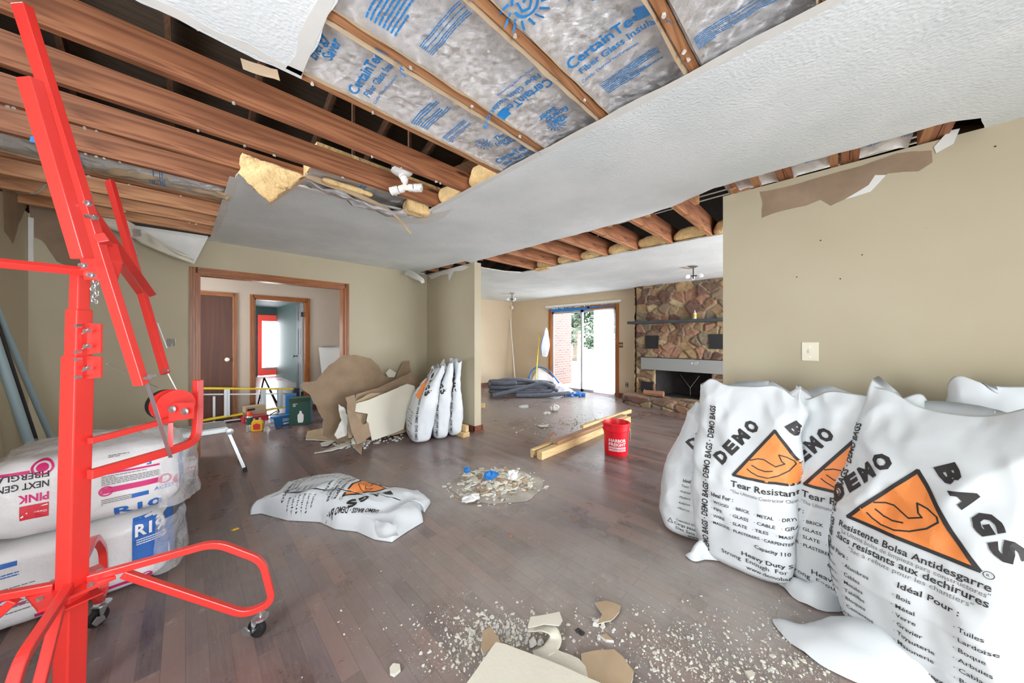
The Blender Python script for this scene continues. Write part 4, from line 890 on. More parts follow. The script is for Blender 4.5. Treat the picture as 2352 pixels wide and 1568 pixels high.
# clear film tails
def film(t, c, a, b, h, seed):
    def f(u, v):
        th = math.pi*(u-.5)*1.25; p = Vector((math.cos(th)*a*(1-.15*v), math.sin(th)*b, v*h)); p *= 1
        n = noise.noise(p*9+Vector((seed, 0, 0)))*.03+noise.noise(p*24+Vector((seed, 0, 0)))*.008; return Vector(c)+p+Vector((math.cos(th), math.sin(th), 0))*n
    MB().grid(f, 44, 22).build('clear_film', MAT['film'], t, smooth=0)
film(tU, (-.06, 2.86, .42), .12, .24, .33, 2); film(tL, (-.09, 2.88, .05), .09, .24, .30, 5)
MB().grid(lambda u, v: Vector((-.60+.5*u, 2.66+.5*v, .795+.02*noise.noise(Vector((u*6, v*6, 1))))), 30, 30).build('clear_film', MAT['film'], tU, smooth=0)

# ================================================================== POLES AT THE LEFT
def pole(name, lab, a, b, r, mat, g=None, cat='pole', **k): 
    return tag(MB().cyl(a, b, r, n=14).build(name, MAT[mat], smooth=30), lab, cat, g)
pg = 'grey poles leaning at the left wall'
pole('conduit_pole', 'thicker grey pole leaning at the left wall, leftmost of the three', W(122, 1180), PX(-60, 640, XL+.03), .024, 'greyblue', pg)
pole('conduit_pole', 'grey pole leaning at the left wall, rightmost with a small sticker', W(165, 1120), PX(-20, 680, XL+.03), .018, 'greyblue', pg)
pole('conduit_pole', 'darker thin pole crossing between the two grey poles', W(132, 1160), PX(-40, 640, XL+.02), .012, 'darkmetal', pg)

# ================================================================== STEP PLATFORM, LADDER, BOXES
sp = thing('work_platform', 'low aluminium work platform with splayed legs and black feet', 'step platform', (-.1, 4.45, 0))
zt = .47
mb = MB().box(-.52, .30, 4.27, 4.62, zt-.05, zt-.004)
mb.build('deck_frame', MAT['alu'], sp, bev=.004)
mb = MB()
for k in range(7): mb.box(-.51, .29, 4.285+k*.046, 4.315+k*.046, zt-.004, zt)
mb.build('deck_treads', MAT['alu'], sp)
for (x0, s) in ((.29, 1), (-.51, -1)):
    for y in (4.285, 4.605):
        a = Vector((x0, y, zt-.02)); yy = y+(-.035 if y < 4.4 else .035); b = Vector((x0+s*.13, yy, .03))
        MB().tube([a, b], 0, sq=(.028, .055), up=(0, 1, 0)).build('leg', MAT['alu'], sp, bev=.003)
        MB().tube([b+Vector((0, 0, .02)), b+Vector((s*.008, 0, -.03))], 0, sq=(.034, .062), up=(0, 1, 0)).build('rubber_foot', MAT['black'], sp)
    MB().tube([(x0+s*.075, 4.27, .21), (x0+s*.075, 4.62, .21)], 0, sq=(.02, .05)).build('cross_brace', MAT['alu'], sp)
MB().lathe((.31, 4.262, zt-.045), [(.03, 0), (.03, -.01), (.012, -.014)], 16, axis=(0, 1, 0)).build('hinge', MAT['alu'], sp, smooth=30)
t = thing('folding_stand', 'thin bronze stand legs showing behind the insulation packs', 'stand', (-.04, 3.85, 0))
for (a, b) in (((-.10, 3.72, .30), W(434, 1147)), ((-.06, 4.05, .30), W(430, 1112))): MB().tube([a, b], .008, 8).build('leg', MAT['basewood'], t)
MB().tube([(-.12, 3.7, .3), (-.06, 4.07, .3), (-.4, 4.07, .3), (-.4, 3.7, .3)], .008, 8, closed=True).build('top_rail', MAT['basewood'], t)
for p in ((-.4, 3.72), (-.4, 4.05)): MB().tube([(p[0], p[1], .3), (p[0]-.03, p[1], 0)], .008, 8).build('leg', MAT['basewood'], t)
# stepladder on its side
ld = thing('stepladder', 'yellow fibreglass stepladder lying on its side in the hall', 'ladder', (.7, 6.8, 0))
ly = 6.80
Lp = lambda x, z: Vector((x, ly, z))
top0, top1 = Lp(.02, .61), Lp(1.36, .45); bot0, bot1 = Lp(.02, .10), Lp(1.36, .16)
for a, b in ((top0, top1), (bot0, bot1)): MB().tube([a, b], 0, sq=(.07, .026)).build('side_rail', MAT['yellow'], ld, bev=.003)
for x in (.14, .46, .92, 1.15):
    f_ = (x-.02)/1.34; MB().box(x-.035, x+.035, ly-.035, ly+.035, .10+.06*f_+.01, .61-.16*f_-.01).box(x-.006, x+.006, ly-.04, ly+.04, .10+.06*f_, .61-.16*f_).build('step', MAT['alu'], ld, bev=.002)
MB().box(1.34, 1.42, ly-.1, ly+.05, .13, .47).build('top_cap', MAT['darkmetal'], ld, bev=.004)
for z0, z1 in ((.03, .03), (.5, .36)): MB().tube([(.02, ly+.14, z0), (1.36, ly+.06, z1)], 0, sq=(.03, .02)).build('rear_rail', MAT['alu'], ld)
for (x, f_) in ((.3, .2), (.9, .65)): MB().box(x, x+.03, ly+.08, ly+.13, .02, .44).build('rear_brace', MAT['alu'], ld)
MB().tube([(.3, ly+.02, .08), (.45, ly+.12, .03), (1.0, ly+.1, .02), (1.1, ly, .1)], .008, 6).build('spreader', MAT['darkmetal'], ld)
# small goods on the floor in front of it
def boxthing(name, lab, cx, cy, w, d, h, rz, mat, cat, prints=(), z=0, g=None, lid=None):
    t = thing(name, lab, cat, (cx, cy, z), g)
    M = Matrix.Translation((cx, cy, z)) @ Matrix.Rotation(R(rz), 4, 'Z')
    MB().box(-w/2, w/2, -d/2, d/2, 0.001, h, M=M).build('carton', MAT[mat], t, bev=.002)
    U = M.to_3x3() @ Vector((1, 0, 0)); V = Vector((0, 0, 1)); Nf = U.cross(V)
    for (face, tris, m_, nm) in prints:
        if face == 'f': O = M @ Vector((-w/2, -d/2, 0)); u = U
        else: O = M @ Vector((w/2, -d/2, 0)); u = -(M.to_3x3() @ Vector((0, -1, 0)))
        stamp(nm, tris, O, u, V, MAT[m_], t, None, .0025 if m_ != 'whiteink2' else .004)
    return t
p = W(685, 977)
boxthing('sprayer_carton', 'tall dark green carton with a white sprayer bottle picture', p.x+.06, p.y+.1, .28, .2, .42, -22, 'boxgreen', 'box', [('f', rect2(.0, .36, .28, .055), 'leaf', 'green_band'), ('f', poly2([(.12, .04), (.18, .04), (.19, .08), (.19, .16), (.165, .19), (.165, .22), (.135, .22), (.135, .19), (.11, .16), (.11, .08)]), 'whiteink', 'bottle_picture'), ('f', bars2(.05, .29, .2, .05, 3, 1), 'whiteink', 'lettering'), ('s', bars2(.02, .22, .16, .16, 7, 2)+rect2(.02, .12, .07, .07)+rect2(.11, .12, .07, .07)+rect2(.02, .03, .07, .07)+rect2(.11, .03, .07, .07), 'boxblue', 'side_pictures')])
p = W(664, 967)
boxthing('blue_carton', 'narrow blue carton with yellow dots behind the dark green carton', p.x+.05, p.y+.12, .14, .2, .42, -15, 'boxblue', 'box', [('f', disc2(.08, .24, .02)+disc2(.08, .18, .02)+disc2(.08, .12, .02), 'bottle_y', 'dots')])
p = W(645, 978)
boxthing('glove_box', 'flat bright blue box with white lettering in front of the ladder', p.x+.02, p.y+.06, .26, .12, .15, 12, 'boxblue', 'box', [('f', bars2(.12, .06, .11, .05, 3, 3)+rect2(.13, .02, .1, .02), 'whiteink', 'lettering')])
p = W(590, 972)
zz = 0
boxthing('brick_box', 'red and white flat box at the bottom of the small stack', p.x, p.y+.22, .32, .2, .09, 5, 'redink', 'box', [('f', rect2(.02, .03, .2, .03), 'whiteink', 'lettering')])
boxthing('brick_box', 'brown flat box in the middle of the small stack', p.x, p.y+.22, .30, .2, .07, -4, 'kraft', 'box', [('f', rect2(.02, .02, .26, .02), 'redink', 'stripe')], z=.091)
boxthing('brick_box', 'dark brown box on top of the small stack', p.x-.01, p.y+.22, .26, .18, .09, 8, 'kraft2', 'box', [('f', rect2(.02, .03, .1, .03), 'ink', 'stripe')], z=.162)
p = W(573, 990)
t = thing('spray_can', 'spray can with an orange red cap left of the yellow bottle', 'spray can', p)
MB().lathe(p, [(.036, 0), (.038, .006), (.038, .21), (.03, .225)], 20).build('can_body', MAT['alu'], t, smooth=35)
MB().lathe(p+Vector((0, 0, .1)), [(.0385, 0), (.0385, .1)], 20, caps=False).build('label_band', MAT['boxgreen'], t, smooth=35)
MB().lathe(p+Vector((0, 0, .222)), [(.033, 0), (.033, .05), (.028, .058)], 20).build('cap', M_('orange red cap', sr(240, 76, 40), .4), t, smooth=35)
p = W(591, 990)
t = thing('fluid_bottle', 'yellow oil bottle with a red label on the floor by the ladder', 'bottle', p)
U = Vector((.9, -.45, 0)).normalized()
MB().prism([(-.065, 0), (.065, 0), (.07, .02), (.07, .12), (.055, .155), (-.03, .165), (-.06, .15), (-.07, .12), (-.07, .02)], p-U.cross(Vector((0, 0, 1)))*-.02, U, (0, 0, 1), .06).build('bottle_body', MAT['bottle_y'], t, bev=.008)
MB().lathe(p+Vector((0, 0.04, .155)), [(.02, 0), (.02, .03), (.014, .034)], 14).build('cap', MAT['black'], t)
stamp('label_patch', poly2([(-.04, .03), (.04, .03), (.045, .1), (0, .12), (-.045, .1)]), p-U.cross(Vector((0, 0, 1)))*-.02, U, (0, 0, 1), MAT['redink'], t, None, .003)
p = W(619, 987)
t = thing('hardware_bag', 'clear crumpled bag of dark hardware beside the yellow bottle', 'bag', p); rnd = random.Random(5)
mb = MB()
for k in range(26): mb.chunk(p+Vector((rnd.uniform(-.05, .05), rnd.uniform(-.02, .03), rnd.uniform(.012, .11))), .014, .012, .018, rnd)
mb.build('hardware', MAT['basewood'], t)
MB().grid(lambda u, v: p+Vector((math.cos(6.283*u)*(.075-.03*v), math.sin(6.283*u)*(.045-.02*v), v*.15))*(1+.12*noise.noise(Vector((u*9, v*5, 1)))), 24, 10, wrap=True).build('clear_film', MAT['film'], t, smooth=0)
p = W(432, 1083)
t = boxthing('small_carton', 'small red and white carton beside the door casing', p.x-.02, p.y+.05, .15, .14, .12, 8, 'white', 'box', [('f', rect2(0, 0.002, .15, .05)+rect2(0, .11, .15, .01), 'redink', 'red_band'), ('f', bars2(.02, .07, .1, .03, 3, 2), 'grayink', 'small_print')])
stamp('lettering', tx('ATLAS', .02, .014, .025, w=.11, bold=.03), Vector((p.x-.02, p.y+.05, 0))+(Matrix.Rotation(R(8), 3, 'Z') @ Vector((-.075, -.07, 0))), Matrix.Rotation(R(8), 3, 'Z') @ Vector((1, 0, 0)), (0, 0, 1), MAT['whiteink'], t, None, .005)
# small plastic stool legs in doorway and white board leaning on the hall wall
t = thing('folding_easel', 'dark folding stand in the lit doorway behind the ladder', 'stand', (1.0, 7.5, 0))
for (a, b) in (((1.02, 7.45, .62), (1.22, 7.3, 0)), ((1.02, 7.45, .62), (.95, 7.75, 0)), ((1.02, 7.45, .62), (1.3, 7.8, 0))): MB().tube([a, b], 0, sq=(.02, .015)).build('leg', MAT['darkmetal'], t)
a = PY(741, 800, YH-.12)
t = thing('leaning_board', 'white board leaning on the hall wall with a metal strip on top', 'board', (2.1, YH-.1, 0))
MB().add([(1.80, YH-.03, 1.17), (2.5, YH-.03, 1.17), (2.5, YH-.03-.2, .0), (1.88, YH-.03-.2, .0), (1.80, YH-.02, 1.17), (2.5, YH-.02, 1.17), (2.5, YH-.19, .0), (1.88, YH-.19, .0)], [(3, 2, 1, 0), (4, 5, 6, 7), (0, 1, 5, 4), (1, 2, 6, 5), (2, 3, 7, 6), (3, 0, 4, 7)]).build('panel', MAT['white'], t)
MB().box(1.86, 2.5, YH-.06, YH-.01, 1.17, 1.195).build('metal_strip', MAT['zinc'], t)

# ================================================================== BROKEN DRYWALL BY THE BACK WALL
def sheet(name, lab, pts, plane, th=.012, mats=('kraft2', 'cream', 'gyp'), seed=1, amp=.012, step=.035, g='broken drywall heap', cat='drywall piece'):
    # plane: three anchors (px,py,world point function) -> O,U,V
    O, U, V = plane; O = Vector(O); U = Vector(U).normalized(); N = U.cross(Vector(V)).normalized(); V = N.cross(U)
    poly = []
    for (px, py) in pts:
        r = ray(px, py); d = (O-Vector((0, 0, CAMZ))).dot(N)/r.dot(N); p = Vector((0, 0, CAMZ))+r*d; poly.append(((p-O).dot(U), (p-O).dot(V)))
    A = sum(poly[i][0]*poly[(i+1) % len(poly)][1]-poly[(i+1) % len(poly)][0]*poly[i][1] for i in range(len(poly)))
    if A < 0: poly = poly[::-1]
    poly = jag(poly, 'all', amp, step, seed)
    return tag(MB().prism(poly, O, U, V, th, 0, 1, 2).build(name, [MAT[m] for m in mats]), lab, cat, g)
# big brown sheet: foot on the floor in front, top on the back wall
foot = Vector((1.45, 4.50, 0)); topv = Vector((0, .46, 1.12))
sheet('drywall_sheet', 'big brown torn drywall sheet leaning on the back wall', [(787, 815), (812, 815), (850, 822), (866, 836), (880, 862), (905, 875), (938, 884), (940, 930), (900, 1000), (800, 1028), (740, 1000), (744, 962), (722, 925), (712, 905), (697, 894), (690, 884), (697, 877), (728, 874), (745, 850), (760, 835)], (foot, (1, 0, 0), topv), mats=('kraft', 'cream', 'gyp'), amp=.010)
sheet('drywall_piece', 'brown triangular drywall piece standing up behind the leaning panels', [(905, 880), (926, 830), (940, 828), (945, 862), (950, 890)], (Vector((1.6, 4.66, 0)), (1, 0, 0), (0, .25, 1)), mats=('kraft', 'cream', 'gyp'), amp=.004)
sheet('drywall_piece', 'small white drywall square lying on top of the heap', [(886, 856), (895, 846), (910, 856), (906, 866), (892, 866)], (Vector((1.6, 4.6, 0)), (1, 0, 0), (0, .25, 1)), mats=('cream', 'kraft', 'gyp'), amp=.001)
sheet('drywall_sheet', 'dirty brown drywall sheet with a folded top edge behind the white panel', [(820, 905), (870, 890), (948, 853), (976, 895), (985, 925), (960, 985), (860, 1000), (812, 945)], (Vector((1.7, 4.30, 0)), (1, .12, 0), (0, .22, 1)), mats=('kraft', 'cream', 'gyp'), amp=.003)
sheet('drywall_sheet', 'tan drywall sheet sandwiched right behind the white panel', [(812, 925), (850, 903), (900, 900), (965, 905), (970, 930), (958, 985), (900, 1000), (810, 1000)], (Vector((1.7, 4.22, 0)), (1, .1, 0), (0, .2, 1)), amp=.004)
sheet('drywall_sheet', 'large white drywall panel leaning at the front of the heap', [(805, 930), (840, 920), (900, 896), (935, 881), (952, 886), (957, 905), (940, 935), (927, 985), (890, 1000), (855, 1012), (850, 990), (842, 965), (845, 950), (815, 945)], (Vector((1.7, 4.14, 0)), (1, .08, 0), (0, .2, 1)), mats=('cream', 'kraft', 'gyp'), amp=.004)
sheet('drywall_piece', 'brown curled drywall piece hanging below the notch of the white panel', [(798, 940), (812, 945), (835, 975), (846, 970), (852, 1000), (838, 1012), (820, 1020), (806, 985)], (Vector((1.5, 4.10, 0)), (1, .1, 0), (0, .12, 1)), mats=('kraft', 'cream', 'gyp'), amp=.006)
sheet('drywall_piece', 'chalky broken strip in the middle of the heap', [(778, 928), (790, 935), (800, 960), (796, 1000), (775, 1008), (768, 998), (785, 965)], (Vector((1.4, 4.16, 0)), (1, 0, 0), (0, .14, 1)), mats=('gyp', 'kraft', 'gyp'), amp=.012)
sheet('drywall_piece', 'brown flap with a torn white side on top of the middle strip', [(794, 912), (815, 906), (818, 925), (812, 965), (808, 1005), (800, 1005), (798, 925)], (Vector((1.4, 4.12, 0)), (1, 0, 0), (0, .14, 1)), mats=('kraft', 'cream', 'gyp'), amp=.004)
# pieces lying on the floor
def flat(name, lab, pts, mats=('cream', 'kraft', 'gyp'), z=.02, lift=0, seed=1, amp=.006, g='loose scraps on the floor', th=.012, bend=0, cat='drywall scrap'):
    poly = [W(px, py, z) for px, py in pts]; c = sum(poly, Vector())/len(poly); P = [(p.x-c.x, p.y-c.y) for p in poly]
    A = sum(P[i][0]*P[(i+1) % len(P)][1]-P[(i+1) % len(P)][0]*P[i][1] for i in range(len(P)))
    if A < 0: P = P[::-1]
    P = jag(P, 'all', amp, .03, seed)
    V = Vector((0, 1, lift)); return tag(MB().prism(P, (c.x, c.y, z), (1, 0, 0), V, th, 0, 1, 2).build(name, [MAT[m] for m in mats]), lab, cat, g)
flat('drywall_scrap', 'long curved white drywall sliver at the foot of the heap', [(722, 1039), (740, 1036), (790, 1018), (805, 1000), (806, 1012), (798, 1022), (760, 1034)], seed=3, amp=.004)
flat('drywall_scrap', 'small white sliver above the long curved one at the heap', [(736, 1017), (745, 1014), (768, 1012), (752, 1022), (738, 1023)], seed=4, amp=.002)
flat('drywall_scrap', 'brown drywall tongue lying at the left foot of the heap', [(702, 1008), (706, 990), (740, 983), (772, 1000), (768, 1012), (735, 1010)], mats=('kraft2', 'cream', 'gyp'), seed=5)
flat('drywall_scrap', 'brown pointed scrap at the front foot of the heap', [(806, 1018), (832, 1022), (830, 1042), (818, 1032)], mats=('kraft2', 'cream', 'gyp'), seed=6, amp=.003)
rnd = random.Random(12); mb = MB()
for k in range(170):
    px = 800+rnd.gauss(0, 22) if k < 80 else rnd.uniform(780, 925); py = 1020+rnd.gauss(0, 5) if k < 80 else 1023-(px-800)*.14+rnd.gauss(0, 4)
    p = W(px, min(py, 1045)); s = rnd.choice((.006, .009, .014)) ; mb.chunk(p+Vector((0, 0, s*.6)), s*1.6, s*1.3, s, rnd)
tag(mb.build('plaster_crumbs', MAT['gyp'], kind='stuff'), 'white plaster crumbs along the foot of the broken drywall', 'crumbs')
for k, (px, py, s, z) in enumerate(((786, 930, .05, .30), (783, 960, .045, .2), (803, 965, .05, .18), (798, 1000, .06, .05), (812, 1015, .05, .04), (770, 1005, .05, .04), (825, 1012, .04, .03), (738, 945, .03, .28), (757, 845, .03, 1.0))):
    if k >= 7 or k < 3: continue
    p = W(px, py, z); tag(MB().chunk(p, s, s*.5, s*1.6, random.Random(k)).build('plaster_lump', MAT['gyp']), ['white gypsum lump high in the middle of the heap', 'white gypsum lump halfway down the middle of the heap', 'white gypsum lump beside the notch of the white panel', 'white gypsum lump low in the heap', 'white gypsum lump at the foot of the heap beside the brown point', 'white gypsum lump at the left foot of the heap', 'small gypsum lump right of the brown point'][k], 'drywall scrap', 'gypsum lumps in the heap')
# ================================================================== SMALL FIXTURES
p = D(923, 405, 2.21); p.z = H+.05
lf = thing('ceiling_light', 'broken ceiling light with spiral bulbs hanging from the open joists', 'ceiling light', p)
MB().box(p.x-.05, p.x+.05, p.y-.05, p.y+.05, H+.05, H+.10).build('junction_box', MAT['darkmetal'], lf)
MB().lathe((p.x, p.y, H+.045), [(.02, 0), (.066, -.004), (.07, -.012), (.045, -.03), (.02, -.034)], 28).build('canopy', MAT['white'], lf, smooth=35)
c = Vector((p.x+.02, p.y-.02, H-.075))
MB().cyl((p.x, p.y, H+.02), c, .012).chunk(c, .03, .03, .03, random.Random(2)).build('socket_hub', MAT['ivory'], lf)
def cfl(base, ax, nm='spiral_bulb'):
    ax = Vector(ax).normalized(); u = ax.orthogonal().normalized(); w = ax.cross(u); base = Vector(base)
    o = MB().lathe(base, [(.012, 0), (.016, .01), (.024, .02), (.024, .045), (.018, .05)], 16, axis=ax).build('bulb_base', MAT['white'], lf, smooth=35)
    pts = [base+ax*(.052+.055*k/60)+(u*math.cos(k*.52)+w*math.sin(k*.52))*.022 for k in range(61)]
    MB().tube(pts, .0062, 6).build(nm, MAT['white'], o, smooth=0)
cfl(c+Vector((0, 0, .03)), (-.25, .3, .9)); cfl(c, (.75, -.75, .0)); cfl(c, (-.75, .75, -.25))
for (x, y) in ((5.42, 1.55), (5.56, 5.56)):
    lab = 'stripped ceiling light near the fireplace' if y < 3 else 'stripped ceiling light by the far left corner'
    t = thing('ceiling_light', lab, 'ceiling light', (x, y, H), 'stripped lights of the far room')
    MB().lathe((x, y, H), [(.07, 0), (.07, -.012), (.03, -.03)], 20).build('canopy', MAT['zinc'], t, smooth=35)
    MB().cyl((x, y, H-.03), (x, y, H-.2), .008).build('stem', MAT['darkmetal'], t)
    for k in range(3):
        a = k*2.1+.4; d = Vector((math.cos(a), math.sin(a), -.15)); MB().tube([Vector((x, y, H-.15)), Vector((x, y, H-.15))+d*.06], .008, 8).build('lamp_arm', MAT['darkmetal'], t)
        MB().lathe(Vector((x, y, H-.15))+d*.06, [(.016, 0), (.03, .02), (.034, .05), (.02, .075)], 14, axis=d).build('bulb', MAT['white'], t, smooth=40)
tag(MB().prism(jag([(0, 0), (.25, -.02), (.28, .05), (.05, .06)], 'all', .006, .04, 2), (5.4, 1.75, H-.003), (1, -.4, 0), (-.4, -1, 0), .002).build('torn_ceiling_paper', MAT['kraft2']), 'torn paper around the stripped light near the fireplace', 'paper scrap', 'torn paper around the far lights')
tag(MB().prism(jag([(0, 0), (.35, -.02), (.3, .06), (.05, .06)], 'all', .006, .04, 3), (5.5, 5.9, H-.003), (1, -.6, 0), (-.6, -1, 0), .002).build('torn_ceiling_paper', MAT['kraft2']), 'torn paper around the stripped light by the far left corner', 'paper scrap', 'torn paper around the far lights')
tag(MB().box(XF-.09, XF-.03, YH-.1, YH-.03, 2.22, 2.32).build('motion_sensor', MAT['white'], bev=.006), 'small white motion sensor in the far room corner', 'sensor')
# switch on the right wall
t = thing('light_switch', 'ivory light switch on the beige right wall', 'light switch', (XR, .133, 1.26))
MB().box(XR-.006, XR, .133-.042, .133+.042, 1.26-.062, 1.26+.062).build('cover_plate', MAT['ivory'], t, bev=.003)
MB().box(XR-.016, XR-.005, .133-.006, .133+.006, 1.25, 1.275).build('toggle', MAT['ivory'], t)
for z in (1.225, 1.295): MB().cyl((XR-.008, .133, z), (XR-.005, .133, z), .004, n=8).build('screw', MAT['zinc'], t)
def plate(name, lab, px0, py0, px1, py1, x, cat, mat='darkmetal', slots=2):
    a = PX(px0, py0, x); b = PX(px1, py1, x); y0, y1 = min(a.y, b.y), max(a.y, b.y); z0, z1 = min(a.z, b.z), max(a.z, b.z)
    t = thing(name, lab, cat, (x, (y0+y1)/2, z0)); MB().box(x-.006, x, y0, y1, z0, z1).build('cover_plate', MAT[mat], t)
    for k in range(slots):
        q = (k+.5)/slots
        if slots == 2: MB().box(x-.01, x-.005, (y0+y1)/2-.012, (y0+y1)/2+.012, z0+(z1-z0)*q-.014, z0+(z1-z0)*q+.014).build('socket', MAT['ivory'], t)
        else: MB().box(x-.014, x-.005, y0+(y1-y0)*q-.008, y0+(y1-y0)*q+.008, (z0+z1)/2-.02, (z0+z1)/2+.02).build('toggle', MAT['ivory'], t)
plate('light_switch', 'dark three gang switch plate between the glass door and the fireplace', 1418, 786, 1431, 798, XF, 'light switch', 'basewood', 3)
plate('power_outlet', 'uncovered outlet low on the wall between glass door and fireplace', 1437, 878, 1443, 889, XF, 'outlet', 'darkmetal')
plate('power_outlet', 'ivory outlet low on the wall left of the glass door', 1215, 860, 1221, 870, XF, 'outlet', 'ivory')
for k, (px, py) in enumerate(((1830, 636), (1885, 552), (1980, 585), (2286, 336), (1930, 640))):
    q = PX(px, py, XR-.001); MB_ = MB().cyl((XR-.002, q.y, q.z), (XR+.0, q.y, q.z), .004, n=8).build('nail_hole', MAT['ink']); tag(MB_, ['nail hole low in the middle of the right wall', 'nail hole under the brown patch', 'nail hole right of the middle of the right wall', 'nail hole near the top right of the right wall', 'lowest nail hole above the light switch'][k], 'nail hole', 'nail holes in the right wall')
# blind rail with remnants
t = thing('blind_rail', 'long white blind rail above the glass door with ragged leftovers', 'blind rail', (XF-.05, 4.6, 2.17))
MB().box(XF-.06, XF-.012, 3.5, 5.7, 2.175, 2.225).build('head_rail', MAT['white'], t, bev=.004)
rnd = random.Random(4); mb = MB()
for k in range(44):
    y = 3.6+k*.047; mb.box(XF-.05, XF-.035, y, y+.02, 2.175-rnd.uniform(.015, .03 if k < 18 else .06), 2.176)
mb.build('carrier_clips', MAT['ivory'], t)
# blue tape and torn plastic round the slider
tag(MB().prism(jag([(0, 0), (1.2, 0), (1.2, .07), (.6, .085), (0, .095)], 'all', .012, .04, 2), (XF-.022, 5.54, 2.05), (0, -1, 0), (0, 0, 1), .002).prism(jag([(1.15, .03), (1.85, .05), (1.85, .075), (1.15, .07)], 'all', .003, .05, 3), (XF-.022, 5.54, 2.05), (0, -1, 0), (0, 0, 1), .002).build('blue_masking_tape', MAT['bluetape']), 'ragged blue tape along the head of the glass door', 'tape')
tag(MB().box(XF-.026, XF-.0205, 3.66, 3.67, 2.0, 2.06).box(XF-.018, XF-.01, 4.60, 4.615, 1.9, 2.06).build('blue_masking_tape', MAT['bluetape']), 'short hanging blue tape end in the middle of the glass door head', 'tape')
tag(MB().grid(lambda u, v: Vector((XF-.012+.006*noise.noise(Vector((u*5, v*7, 1))), 3.68+.54*u, .03+2.0*v)), 20, 40).build('plastic_sheet', MAT['sheet'], smooth=0), 'translucent plastic sheet covering the right half of the glass door', 'plastic sheet')
def drape(u, v):
    # hanging bunch left of the door, spreading on the floor
    y = 5.62-.05*v+.1*math.sin(u*2*math.pi)*(.5+.5*math.sin(math.pi*min(1, v*1.2))); x = XF-.16+.07*math.cos(u*2*math.pi); z = .85+.78*v
    n = noise.noise(Vector((u*7, v*5, 3)))*.05; r = 1-.75*max(0, (v-.85)/.15)
    return Vector((XF-.16+(x-XF+.16)*r+n, 5.58+(y-5.58)*r*(.9+.5*math.sin(3*v+1))+n, z))
t = thing('hanging_plastic_bundle', 'white plastic bundle hanging at the left of the glass door', 'plastic bundle', (XF-.16, 5.58, .85))
MB().grid(drape, 36, 40, wrap=True).build('bundle', MAT['sheet'], t, smooth=0)
MB().tube(smoothpath([(XF-.2, 5.70, .88), (XF-.22, 5.72, 1.1), (XF-.2, 5.68, 1.35), (XF-.17, 5.64, 1.5)], 5), .008, 6).build('tape_strip', MAT['bluetape'], t)
a0 = PX(1246, 872, 6.7); 
def skirt(u, v):
    A_ = Vector((6.75, 5.75, .55)).lerp(Vector((6.55, 4.45, .05)), u); B_ = Vector((6.2, 5.75, .02)).lerp(Vector((5.7, 4.35, .02)), u)
    p = A_.lerp(B_, v); p.z = max(.012, A_.z*(1-v)**1.6+.02+.05*noise.noise(Vector((u*6, v*4, 2)))*(1-v)+.02*noise.noise(Vector((u*15, v*9, 2)))); return p
t = thing('plastic_sheet', 'white plastic sheeting collapsed on the floor before the glass door', 'plastic sheet', (6.3, 5.1, 0))
MB().grid(skirt, 50, 26).build('sheeting', MAT['sheet'], t, smooth=0)
MB().tube(smoothpath([(6.62, 5.98, .15), (6.68, 5.95, .42), (6.74, 5.75, .56), (6.7, 5.35, .50), (6.55, 4.9, .24)], 6), 0, sq=(.03, .02)).build('blue_edge', MAT['bluetape'], t)
rnd = random.Random(8); mb = MB()
for k in range(26):
    p = W(1285+rnd.uniform(0, 58), 904+rnd.uniform(-4, 8)); mb.chunk(p+Vector((0, 0, .03)), .05, .02, .05, rnd)
mb.build('tape_scraps', MAT['bluetape'], t)
# poles in the far room
tag(MB().tube([W(1184, 885), PY(1172, 732, YH-.04)], .012, 10).build('thin_pole', MAT['white'], smooth=30), 'thin white pole leaning in the far left corner', 'pole')
t = thing('push_broom', 'yellow handled push broom leaning left of the glass door', 'broom', W(1229, 893))
b0 = W(1229, 892, .06); MB().tube([b0, PX(1239, 766, XF-.03)], .014, 10).build('handle', MAT['yellow'], t, smooth=30)
MB().box(b0.x-.05, b0.x+.03, b0.y-.25, b0.y+.2, .03, .08).build('broom_head', MAT['darkmetal'], t)
mb = MB(); rnd = random.Random(3)
for k in range(90): x, y = b0.x+rnd.uniform(-.045, .025), b0.y-.24+.43*k/90; mb.tube([(x, y, .035), (x-.005, y, .0)], .003, 4)
mb.build('bristles', MAT['ink'], t)
# corrugated hose coil
def hosepath(rings, seed):
    pts = []
    for (cx, cy, rx, ry, a0, a1, z0, z1) in rings:
        n = max(6, int(abs(a1-a0)/14))
        for i in range(n):
            a = R(a0+(a1-a0)*i/n); pts.append(Vector((cx+math.cos(a)*rx, cy+math.sin(a)*ry, z0+(z1-z0)*i/n)))
    return pts
def corr(pts, r=.052):
    sp_ = smoothpath(pts, 5); L = [0]
    for i in range(1, len(sp_)): L.append(L[-1]+(sp_[i]-sp_[i-1]).length)
    n = int(L[-1]/.0125); out = []; rr = []; j = 0
    for k in range(n):
        s = L[-1]*k/n
        while L[j+1] < s: j += 1
        t_ = (s-L[j])/max(1e-6, L[j+1]-L[j]); out.append(sp_[j].lerp(sp_[j+1], t_)); rr.append(r*(1 if k % 2 else .87))
    return out, rr
hz = thing('corrugated_hose', 'long dark corrugated hose heaped in coils on the far floor', 'hose', (5.3, 5.2, 0))
U = Vector((1, -1, 0)).normalized(); Vv = Vector((1, 1, 0)).normalized(); hc = Vector((5.22, 5.0, 0)); hc = (W(1190, 912)+W(1190, 898))/2
def hp(u, v, z): return hc+U*u+Vv*v+Vector((0, 0, z))
path = []
for k in range(2*18+9):
    a = R(100+20*k); rr = .78-.004*k; path.append(hp(.1+rr*math.cos(a)*(1+.12*(k//18)), .5*rr*math.sin(a)*1.0, .055+.105*(k/18)+.01*math.sin(k)))
